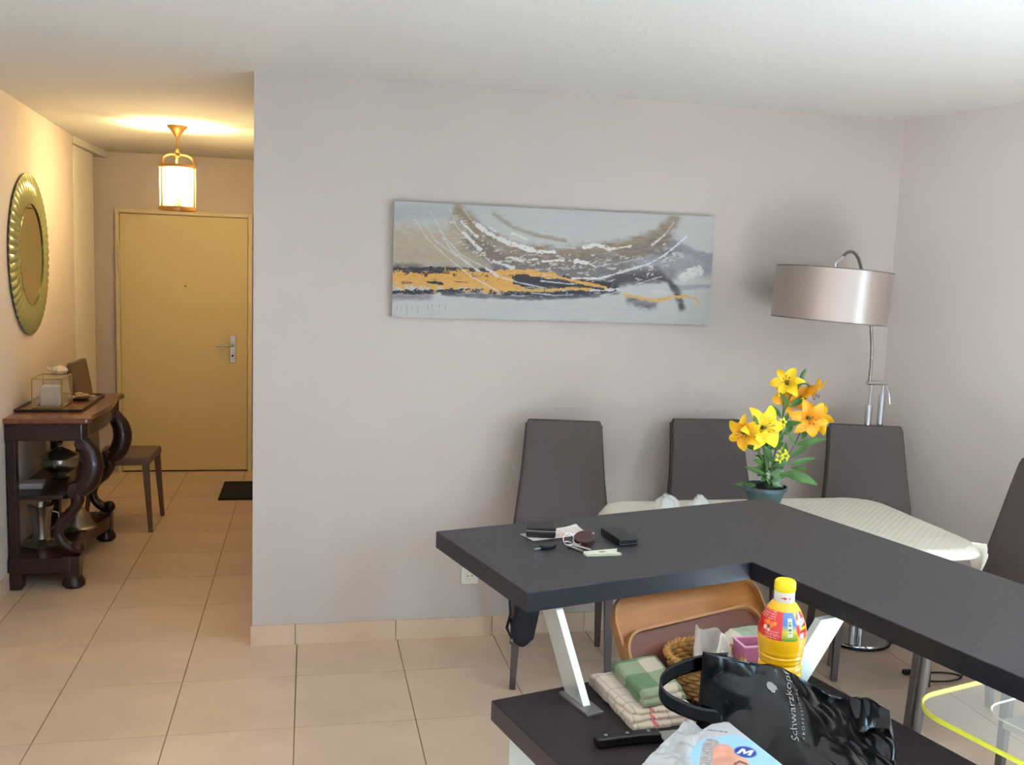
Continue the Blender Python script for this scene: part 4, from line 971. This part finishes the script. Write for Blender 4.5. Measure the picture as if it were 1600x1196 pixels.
# trays
def tray(name, label, u0, u1, vb, vt, zb, zt, mat, rim, cr, extra=0.0, depth=.014, tilt=0.0):
    cu = (u0 + u1) / 2; t = uvthing(name, label, 'tray', cu, vb, zb); hw = (u1 - u0) / 2; H = math.hypot(vt - vb, zt - zb); ang = math.atan2(vt - vb, zt - zb)
    M_ = Matrix.Rotation(-ang, 4, 'X') @ Matrix.Rotation(tilt, 4, 'Y')
    def rr(inset):
        pts = []
        for cx_, cz_, a0 in ((hw - cr, H - cr, 0), (-hw + cr, H - cr, 90), (-hw + cr, cr, 180), (hw - cr, cr, 270)):
            for k in range(9):
                a = math.radians(a0 + k * 90 / 8); pts.append((cx_ + (cr - inset) * math.cos(a), cz_ + (cr - inset) * math.sin(a)))
        return pts
    m = MB(); m.rings([[(x, y_, z) for x, z in rr(i_)] for i_, y_ in ((.004, 0), (.012, .006), (.012, .009), (.004, .010))], M=M_); m.build('tray_panel', mat, t, bevel=0, smooth=True)
    m = MB(); a = [[(x, y_, z) for x, z in rr(i_)] for i_, y_ in ((0, .010), (0, -depth), (.0055, -depth - .001), (.0075, 0), (.007, .009))]
    m.rings(a, cap=False, M=M_); m.build('tray_rim', rim, t, smooth=True)
    return t
tray('wooden_tray', 'large light wooden tray with rounded corners leaning up behind the towels', 1.060, 1.450, 1.50, 1.60, ZW + .006, 1.057, tray_m, trayrim_m, .062, depth=.012, tilt=math.radians(-2))
tray('brown_tray', 'smaller brown tray with light edge leaning against the large wooden tray', 1.060, 1.415, 1.480, 1.540, ZW + .006, 1.004, trayd_m, trayrim_m, .045, depth=.010, tilt=math.radians(-3))
# wicker basket with napkin
BU, BV = 1.182, 1.425
t = uvthing('wicker_basket', 'round wicker basket holding a white napkin, left of the lilac box', 'basket', BU, BV, ZW)
m = MB(); NR_ = 8
for i in range(NR_):
    z = .006 + i * .0088; r_ = .058 + .014 * (i / NR_); path = []
    for k in range(97):
        a = 2 * PI * k / 96; q = r_ + .0026 * math.cos(a * 16 + (PI if i % 2 else 0)); path.append((q * math.cos(a), q * math.sin(a), z))
    m.tube(path, .0042, 5, cap=False)
wv_ = m.build('woven_wall', wick_m, t, smooth=True)
m = MB()
for k in range(32):
    a = 2 * PI * k / 32; m.tube([(.058 * math.cos(a), .058 * math.sin(a), 0), (.073 * math.cos(a), .073 * math.sin(a), .075)], .0022, 5)
m.build('stakes', wick_m, t, smooth=True)
m = MB()
for ph in (0, PI):
    path = []
    for k in range(121):
        a = 2 * PI * k / 120; q = .075 + .004 * math.cos(a * 20 + ph); path.append((q * math.cos(a), q * math.sin(a), .075 + .004 * math.sin(a * 20 + ph)))
    m.tube(path, .0042, 5, cap=False)
m.build('braided_rim', wick_m, t, smooth=True)
m = MB(); m.lathe([(.001, .001), (.058, .001), (.058, .004), (.001, .005)], 32); m.build('base', wick_m, t)
t = uvthing('white_napkin', 'crumpled white napkin standing up out of the wicker basket', 'napkin', BU + .012, BV - .002, ZW + .006)
def nap(u, v):
    a = 2 * PI * u; r_ = (.042 * (1 - .30 * v ** 1.5)) * (1 + .38 * noise.noise((math.cos(a) * 1.6, math.sin(a) * 1.6, v * 2 + 3)))
    lean = .010 * math.sin(v * 3); peak = 1 + .22 * math.cos(a - 2.0) * v + .1 * math.sin(3 * a) * v
    return (r_ * math.cos(a) * 1.15 + lean, r_ * math.sin(a) * .9, .098 * v * peak + .003 * noise.noise((a, v * 9, 0)))
napm = pm('napkin_cotton', (222, 214, 206), .9, bump=.3, bscale=500)
grid('folded_cloth', 48, 26, nap, napm, t, closeu=True)
def napin(u, v): return (.012 - .05 * (u - .5), -.02 + .01 * math.sin(u * 5), .03 + .085 * v * (1 - (2 * u - 1) ** 2 * .4))
grid('inner_fold', 10, 10, napin, napm, t, thick=.002)
# checked cloth behind the lilac box
def mound(u, v):
    a = 2 * PI * u; ph = v * PI / 2; r_ = math.cos(ph) ** .6; n_ = 1 + .18 * noise.noise((math.cos(a) * 1.5, math.sin(a) * 1.5, v * 2 + 9))
    return (.080 * r_ * math.cos(a) * n_, .052 * r_ * math.sin(a) * n_ + .022 * v, .098 * math.sin(ph) * (1 + .20 * math.cos(a * 2) * (1 - v)) + .004 * noise.noise((a * 2, v * 7, 0)))
def moundcol(u, v):
    G1, G2, Wt = L3((98, 128, 92)), L3((150, 166, 138)), L3((206, 198, 172)); x = np.cos(2 * PI * u) * np.cos(v * 1.57)
    z = np.sin(v * 1.57); return np.where((x < -.15)[:, None], Wt, np.where((z < .55)[:, None], G1, G2))
t = uvthing('checked_cloth', 'green and cream checked cloth heaped between the lilac box and the trays', 'cloth', 1.305, 1.435, ZW)
grid('heaped_cloth', 64, 32, mound, vcloth_m, t, moundcol, closeu=True)
def lowc(u, v):
    a = 2 * PI * u; r_ = .02 + .055 * (1 - v); return (-.03 + r_ * 1.3 * math.cos(a), -.052 + r_ * .62 * math.sin(a), .030 * math.sin(v * PI / 2) + .003 * math.sin(a * 5))
grid('cloth_fold', 40, 8, lowc, vcloth_m, t, moundcol, closeu=True)
# lilac box
t = uvthing('lilac_box', 'small open rectangular lilac container beside the wicker basket', 'container', 1.272, 1.385, ZW + .040, math.radians(-14))
m = MB(); x, y, h, w_ = .034, .026, .062, .004
def ringr(hx, hy, z): return [(-hx, -hy, z), (hx, -hy, z), (hx, hy, z), (-hx, hy, z)]
m.rings([ringr(x * .86, y * .86, 0), ringr(x, y, h), ringr(x - w_, y - w_, h), ringr(x * .86 - w_, y * .86 - w_, w_)]); m.build('box_walls', lilac_m, t, bevel=.001)
m = MB(); m.rings([ringr(x + .001, y + .001, h - .001), ringr(x + .001, y + .001, h + .0015), ringr(x - w_, y - w_, h + .0015), ringr(x - w_, y - w_, h - .001)], cap=False); m.build('rim', lilac2_m, t)

# oil bottle
BTU, BTV = 1.198, 1.236
t = uvthing('oil_bottle', 'yellow cooking oil bottle with red label standing behind the black bag', 'bottle', BTU, BTV, ZW)
HB = .285; RB = .0425
prof = [(.030, 0), (.038, .002), (.0415, .010), (.0415, .020), (.0405, .05), (.0395, .085)]
for k in range(4):
    z = .100 + k * .0165; rr = (.0385, .0375, .0370, .0392)[k]; prof += [(rr, z), (rr - .0020, z + .003), (rr + .0006, z + .007), (rr + .0008, z + .013)]
prof += [(.0415, .172), (.0428, .182), (.0428, .190), (.0415, .200), (.0385, .212), (.0340, .224), (.0290, .234), (.0225, .243), (.0150, .249), (.0140, .253), (.0140, .258)]
zs = [p[1] for p in prof]; rs = [p[0] for p in prof]
ZT = prof[-1][1]
def bott(u, v):
    z = ZT * v; r_ = float(np.interp(z, zs, rs)); a = 2 * PI * u; return (r_ * math.cos(a), r_ * math.sin(a), z)
# label direction: towards the camera is about -97 degrees in the bottle frame
TOC = math.atan2(-(BTV * 1.0), -(BTU)) # placeholder, replaced below
cpos = W(BTU, BTV); vdir = Vector((-cpos.x, -cpos.y)); TOC = math.atan2(vdir.y, vdir.x) - A15
def bcol(u, v):
    a = (u * 2 * PI - TOC + PI) % (2 * PI) - PI; z = v * ZT           # a: 0 = facing the camera, + to the right seen from it
    x = a / 1.0
    c = np.ones((len(u), 1)) * L3((244, 186, 22))[None]
    z = z - .018; bot = .172 - .004 * np.cos(x * 1.2); lab = (z > bot) & (z < .216)
    red = lab & (x < .02) ; c[red] = L3((206, 30, 38))
    lt = red & (x < -.35) & (np.abs((z * 240) % 1 - .5) < .18) & (vnoise(x * 60, z * 900, 2) > .4) & (z > .202); c[lt] = L3((246, 190, 170))
    lt = red & (x > -.75) & (x < -.1) & (np.abs((z * 300) % 1 - .5) < .2) & (vnoise(x * 50, z * 900, 3) > .35) & (z < .182); c[lt] = L3((240, 180, 170))
    for cx_, cz_, r_, co in ((-.86, .195, .0040, (226, 104, 30)), (-.70, .1965, .0045, (240, 130, 40)), (-.50, .193, .0050, (232, 108, 30)), (-.34, .1965, .0035, (240, 140, 44)), (-.62, .1885, .0030, (60, 34, 20)), (-.80, .1865, .0040, (236, 214, 170)), (-.60, .1835, .0030, (232, 196, 170))):
        c[red & (((x - cx_) * .04) ** 2 + (z - cz_) ** 2 < r_ ** 2)] = L3(co)
    gp = lab & (x >= .02) & (x < .62 + .10 * np.cos((z - .187) * 60))
    k = np.clip((z - .170) / .042, 0, 1)[:, None]
    cols = np.where(k < .35, L3((96, 148, 44)) + (k / .35) * (L3((214, 196, 40)) - L3((96, 148, 44))), np.where(k < .6, L3((214, 196, 40)) + ((k - .35) / .25) * (L3((90, 140, 190)) - L3((214, 196, 40))), L3((66, 120, 190))))
    c[gp] = cols[gp]
    bc = gp & (x > .24) & (x < .46) & (z > .176) & (z < .207); c[bc] = L3((214, 226, 190))
    bl = bc & (x > .27) & (x < .43) & (z > .179) & (z < .204) & (vnoise(z * 2600, z * 0, 8) > .48); c[bl] = L3((84, 120, 90))
    r2 = lab & (((x - 1.05) / .40) ** 2 + ((z - .193) / .026) ** 2 < 1); c[r2] = L3((208, 30, 38))
    wt = r2 & (np.abs(z - .200) < .004) & (vnoise(x * 40, z * 500, 4) > .35); c[wt] = L3((246, 220, 210))
    ye = r2 & (np.abs(z - .189) < .003) & (x > .85); c[ye] = L3((250, 200, 40))
    return c
grid('bottle_body', 260, 200, bott, oil_m, t, bcol, closeu=True)
m = MB(); m.lathe([(.0175, .246), (.0180, .247), (.0180, .264), (.0170, .266), (.001, .266)], 40); cp = m.build('cap_collar', white_pl, t, smooth=True)
m = MB(); m.lathe([(.0165, .2645), (.0185, .266), (.0190, .270), (.0188, .281), (.0165, .2845), (.001, .285)], 40); m.build('cap', capy_m, t, smooth=True)
def onc_(x0, z0, r_): return lambda x, y: Vector((r_ * math.cos(TOC + (x + x0) / r_), r_ * math.sin(TOC + (x + x0) / r_), z0 + y))
bm = bmesh.new(); f = onc_(0, .2555, .0183)
vs = [bm.verts.new(f(x, y)) for x, y in ((-.006, -.0008), (.0, -.0012), (.0, -.003), (.006, 0), (.0, .003), (.0, .0012), (-.006, .0008))]; bm.faces.new(vs)
vs = [bm.verts.new(f(x, y)) for x, y in ((.009, -.002), (.011, -.002), (.011, .002), (.009, .002))]; bm.faces.new(vs)
me = bpy.data.meshes.new('red_arrow'); bm.to_mesh(me); bm.free(); link('red_arrow', me, pm('red_print', (204, 60, 84), .5), cp)

# black shopping bag
t = uvthing('black_carrier_bag', 'glossy black plastic carrier bag with silver lettering lying on the worktop', 'carrier bag', 1.2, 1.1, ZW)
RU = [(-.0, .966, 1.170, 1.112), (.35, 1.145, 1.168, 1.054), (.7, 1.30, 1.165, .972), (.88, 1.338, 1.150, .966), (1.0, 1.356, 1.122, .960)]
def ridge(s):
    S_ = [q[0] for q in RU]; return [float(np.interp(s, S_, [q[k] for q in RU])) for k in (1, 2, 3)]
def crump(u, v, z, amp):
    p = Vector((u, v, z)); n1 = abs(noise.noise(p * 14 + Vector((3, 1, 7)))); n2 = abs(noise.noise(p * 31)); n3 = noise.noise(p * 6)
    return amp * (n3 * 1.0 + (.5 - n1 * 1.6) * .62 + (.4 - n2 * 1.5) * .16)
FRONT = [(0, .990, 1.152), (.15, 1.015, 1.06), (.3, 1.04, .93), (.65, 1.17, .93), (.88, 1.26, 1.0), (1.0, 1.312, 1.062)]
def bagbase(s, q):
    """s left to right, q 0 back bottom -> .25 ridge -> 1 front bottom"""
    ru, rv, rz = ridge(s); S_ = [k[0] for k in FRONT]; fu = float(np.interp(s, S_, [k[1] for k in FRONT])); fv = float(np.interp(s, S_, [k[2] for k in FRONT]))
    if q < .25:
        k = q / .25; return Vector((ru, rv + .012 * (1 - k) - .004 * math.sin(k * PI), (ZW + .001) + (rz - ZW) * (k ** .8)))
    k = (q - .25) / .75; zz = (rz - ZW) * (1 - k) ** .85 * (1 - .18 * math.sin(k * PI)) + ZW + .002
    return Vector((ru + (fu - ru) * k, rv + (fv - rv) * k, zz))
def bagpt(s, q, amp=1.0):
    p = bagbase(s, q); e = .01; du = bagbase(min(1, s + e), q) - bagbase(max(0, s - e), q); dq = bagbase(s, min(1, q + e)) - bagbase(s, max(0, q - e))
    n_ = du.cross(dq); n_.normalize(); flatz = math.exp(-((s - .30) / .22) ** 2 - ((q - .42) / .20) ** 2)
    a = (.016 + .022 * max(0, s - .7) / .3) * (1 - .5 * flatz); edge = min(1, min(q, 1 - q) * 7, .3 + min(s, 1 - s) * 8)
    if q < .25: n_ = Vector((0, 1, 0)); edge = .25 * min(1, q * 7)
    r_ = p + n_ * crump(p.x, p.y, p.z, a) * edge * amp
    r_.z = max(r_.z, ZW + .001); return r_
O_ = Vector((1.2, 1.1, ZW))
grid('bag_body', 190, 120, lambda u, v: bagpt(u, v) - O_, bag_m, t, smooth=True)
def endpos(s):
    def f(u, v):
        a = bagpt(s, v); c_ = Vector((bagbase(s, .3).x, bagbase(s, .5).y, ZW + .01)); return a.lerp(c_, u * .9) - O_
    return f
grid('side_gusset', 6, 60, endpos(1.0), bag_m, t); grid('bag_mouth', 6, 60, endpos(0.0), bag_m, t)
def strap(P3, w0, nm, tw=0.0):
    P3 = smooth_path(P3, 6); n_ = len(P3)
    def f(u, v):
        i = v * (n_ - 1); k = int(min(n_ - 2, i)); p = P3[k].lerp(P3[k + 1], i - k); a = .25 + tw * v
        wd = Vector((.25 * math.sin(a * 2), .5 * math.sin(a), math.cos(a))) ; return p + wd * (u - .5) * w0 - O_
    grid(nm, 4, 50, f, bag_m, t, thick=.0008)
strap([(1.02, 1.170, 1.090), (.985, 1.182, 1.088), (.945, 1.190, 1.082), (.915, 1.192, 1.072), (.899, 1.190, 1.058), (.905, 1.182, 1.040), (.93, 1.172, 1.024), (.96, 1.160, 1.012), (1.0, 1.150, 1.004)], .026, 'bag_handle', .35)
# lettering printed along the front, reading upwards
sil = pm('silver_lettering', (122, 119, 115), .5)
def onbag(s0, q0, rot=0.0):
    sx, qx = .00265 / .001, 0
    def f(x, y):
        # x runs along the text (up the bag: decreasing q), y across (towards larger s)
        s = s0 + (-y) / .50 + x * .5; q = q0 - x / .36
        p = bagpt(max(0, min(1, s)), max(.26, min(.98, q))); e = .012
        a = bagpt(min(1, s + e), q); b = bagpt(s, min(1, q + e)); n_ = (a - p).cross(b - p); n_.normalize()
        if n_.z < 0 and n_.y > 0: n_ = -n_
        if n_.dot(Vector((-.3, -1, .6))) < 0: n_ = -n_
        return p + n_ * .0012 - O_
    return f
link('lettering', text_mesh('Schwarzkopf', .0215, fn=onbag(.325, .415)), sil, t)
link('lettering', text_mesh('P R O F E S S I O N A L', .0085, fn=onbag(.362, .44)), sil, t)
bm = bmesh.new(); f = onbag(.262, .345)
vs = [bm.verts.new(f(x * .001, y * .001)) for x, y in ((-8, -6), (-3, -7), (-2, -12), (4, -11), (6, -6), (9, -2), (8, 5), (3, 9), (-3, 8), (-6, 3), (-9, 0))]; bm.faces.new(vs)
me = bpy.data.meshes.new('head_logo'); bm.to_mesh(me); bm.free(); link('head_logo', me, sil, t)

# printed magazine in film
MK = .917
t = uvthing('printed_pack', 'pale plastic-wrapped pack printed with a blue round M logo and grey-haired head', 'pack', 1.0 * MK, 1.1 * MK, ZW + .0667); t.scale = (MK, MK, MK)
MZ = .031
mc = [(.83, 1.0), (1.075, .98), (1.1, 1.264), (.99, 1.232)]
def mag(u, v):
    p = blerp([(x - 1.0, y - 1.1) for x, y in mc], u, v); return (p[0], p[1], MZ + .001 * math.sin(u * 5 + v * 3) + .006 * max(0, v - .85) * u)
def magcol(u, v):
    X = np.zeros(len(u)); Y = np.zeros(len(u))
    a = [np.array(c_) for c_ in mc]
    P_ = ((1 - u)[:, None] * a[0] + u[:, None] * a[1]) * (1 - v)[:, None] + ((1 - u)[:, None] * a[3] + u[:, None] * a[2]) * v[:, None]; X, Y = P_[:, 0], P_[:, 1]
    c = np.ones((len(u), 1)) * L3((196, 196, 198))[None]
    J = lambda pl: inpoly(X + .002 * (vnoise(X * 600, Y * 600, 2) - .5), Y, pl)
    c[J([(0.9264, 1.1547), (0.9589, 1.1874), (0.9949, 1.2117), (1.024, 1.2211), (1.0422, 1.215), (1.0782, 1.2105), (1.0965, 1.1758), (1.0805, 1.0842), (1.08, .95), (.90, .95), (.90, 1.10)])] = L3((160, 204, 224))
    hair = J([(1.0053, 1.2026), (1.0257, 1.218), (1.0387, 1.21), (1.0381, 1.1958), (1.0135, 1.1756), (0.9871, 1.1528), (0.9704, 1.1272), (0.9379, 1.0792), (.93, 1.03), (0.9057, 1.0788), (.935, 1.125), (0.9668, 1.1604)])
    c[hair] = L3((150, 142, 140)); st = hair & (vnoise((X + Y) * 900, (X - Y) * 120, 5) > .55); c[st] = L3((196, 190, 188))
    c[J([(1.0135, 1.1856), (1.0346, 1.1949), (1.046, 1.1853), (1.0456, 1.1619), (1.043, 1.1333), (1.03, 1.1059), (.99, 1.04), (.93, 1.02), (0.9342, 1.0808), (0.9805, 1.1446)])] = L3((214, 156, 132))
    sk = (c[:, 0] > c[:, 2] * 1.5); c[sk] *= (.72 + .5 * vnoise(X[sk] * 60, Y[sk] * 60, 12))[:, None]
    c[J([(1.0144, 1.1344), (1.0312, 1.1384), (1.036, 1.1252), (1.0318, 1.1204), (1.0256, 1.1319), (1.01, 1.1275)])] = L3((120, 84, 76))
    c[J([(1.0075, 1.1199), (1.0207, 1.1229), (1.023, 1.1132), (1.0112, 1.1118)])] = L3((70, 50, 50))
    q = ((X - 1.0573) / .0185) ** 2 + ((Y - 1.1546) / .0185) ** 2
    c[q < 1] = L3((38, 62, 150)); c[(q < 1.12) & (q > .9)] = L3((120, 160, 206))
    ex = np.array([.0156, -.0298]); ex /= np.linalg.norm(ex); ey = np.array([.0303, .0288]); ey /= np.linalg.norm(ey)
    dx, dy = X - 1.0573, Y - 1.1546; lx_ = (dx * ex[0] + dy * ex[1]) / .0115; ly_ = (dx * ey[0] + dy * ey[1]) / .0105
    M_ = inpoly(lx_, ly_, [(-.95, -.9), (-.5, -.9), (-.45, .25), (-.05, -.7), (.15, -.7), (.5, .25), (.55, -.9), (1.0, -.9), (.85, .95), (.4, .95), (.05, .05), (-.35, .95), (-.8, .95)])
    c[M_ & (q < .85)] = L3((236, 236, 240))
    ln = (segdist(X, Y, [(1.0485, 1.240), (1.072, 1.2215)]) < .0022) & (vnoise((X - Y) * 1200, Y * 0, 6) > .45); c[ln] = L3((90, 88, 92))
    return c
grid('printed_sheet', 200, 300, mag, vgloss_m, t, magcol)
m = MB(); m.prism([(.84 - 1, 1.005 - 1.1), (1.07 - 1, .985 - 1.1), (1.093 - 1, 1.257 - 1.1), (.993 - 1, 1.226 - 1.1)], -.0725, MZ - .003); m.build('pack_body', pm('pack_white', (205, 204, 204), .5), t, bevel=.003)
fc_ = [(.83, 1.02), (.935, .97), (1.025, 1.225), (1.026, 1.276)]
FL_ = [(.775 + .09, 1.0), (.885, 1.12), (.9264, 1.155), (.9589, 1.1874), (.9949, 1.2117), (1.022, 1.2211)]
def filmp(u, v):
    # left outline .. right (arc) outline, v from the near end to the peak
    uu = max(0, (u - .14) / .86); Lx = float(np.interp(v, [0, .55, 1], [.80, .863, 1.0261])); Ly = float(np.interp(v, [0, .55, 1], [.98, 1.182, 1.2758]))
    Rx = float(np.interp(v, [0, .3, .5, .7, .9, 1], [.915, .930, .957, .993, 1.030, 1.0345])); Ry = float(np.interp(v, [0, .3, .5, .7, .9, 1], [.97, 1.12, 1.175, 1.205, 1.226, 1.274]))
    x, y = Lx + (Rx - Lx) * uu, Ly + (Ry - Ly) * uu
    z = MZ + .003 + .005 * noise.noise((x * 45, y * 30, 1)) + .004 * abs(noise.noise((x * 90, y * 60, 4))) + .004 * v * v
    if u < .14: z = -.068 + (z + .068) * (u / .14) ** .5
    return (x - 1.0, y - 1.1, z)
grid('plastic_sleeve', 60, 80, filmp, film_m, t)

# ---------------------------------------------------------------- transparent acrylic stool
t = thing('acrylic_stool', 'clear acrylic bar stool with glowing yellow edge beyond the worktop', 'stool', (1.62, 1.74, 0), A15)
ZS = .75
def seatout():
    pts = []; hx, hy, cr = .21, .20, .11
    for cx_, cy_, a0 in ((hx - cr, hy - cr, 0), (-hx + cr, hy - cr, 90), (-hx + cr, -hy + cr, 180), (hx - cr, -hy + cr, 270)):
        for k in range(12): a = math.radians(a0 + k * 90 / 11); pts.append((cx_ + cr * math.cos(a), cy_ + cr * math.sin(a)))
    return pts
SO = seatout()
m = MB(); m.prism(SO, ZS - .005, ZS + .001); m.build('seat', acryl_m, t)
m = MB(); n_ = len(SO)
m.rings([[(x * a, y * a, z) for x, y in SO] for a, z in ((1.0, ZS - .010), (1.012, ZS - .009), (1.014, ZS + .001), (1.0, ZS + .002))], cap=False); m.build('edge', acredge_m, t, smooth=True)
m = MB(); m.rings([[(x * a * .62 + .05, y * a * .62 - .03, z) for x, y in SO] for a, z in ((1.0, ZS + .001), (1.02, ZS + .004), (1.04, ZS + .001))], cap=False); m.build('inner_lip', pm('acrylic_highlight', (240, 240, 225), .15), t, smooth=True)
m = MB(); m.tube([(0, 0, .02), (0, 0, ZS - .03)], .024, 20); m.build('column', chrome_m, t, smooth=True)
m = MB(); m.box(-.06, .06, -.05, .05, ZS - .03, ZS - .006); m.build('seat_bracket', steel_m, t, bevel=.006)
m = MB(); m.lathe([(.001, 0), (.19, 0), (.195, .006), (.12, .018), (.04, .03), (.001, .032)], 48); m.build('base', chrome_m, t, smooth=True)
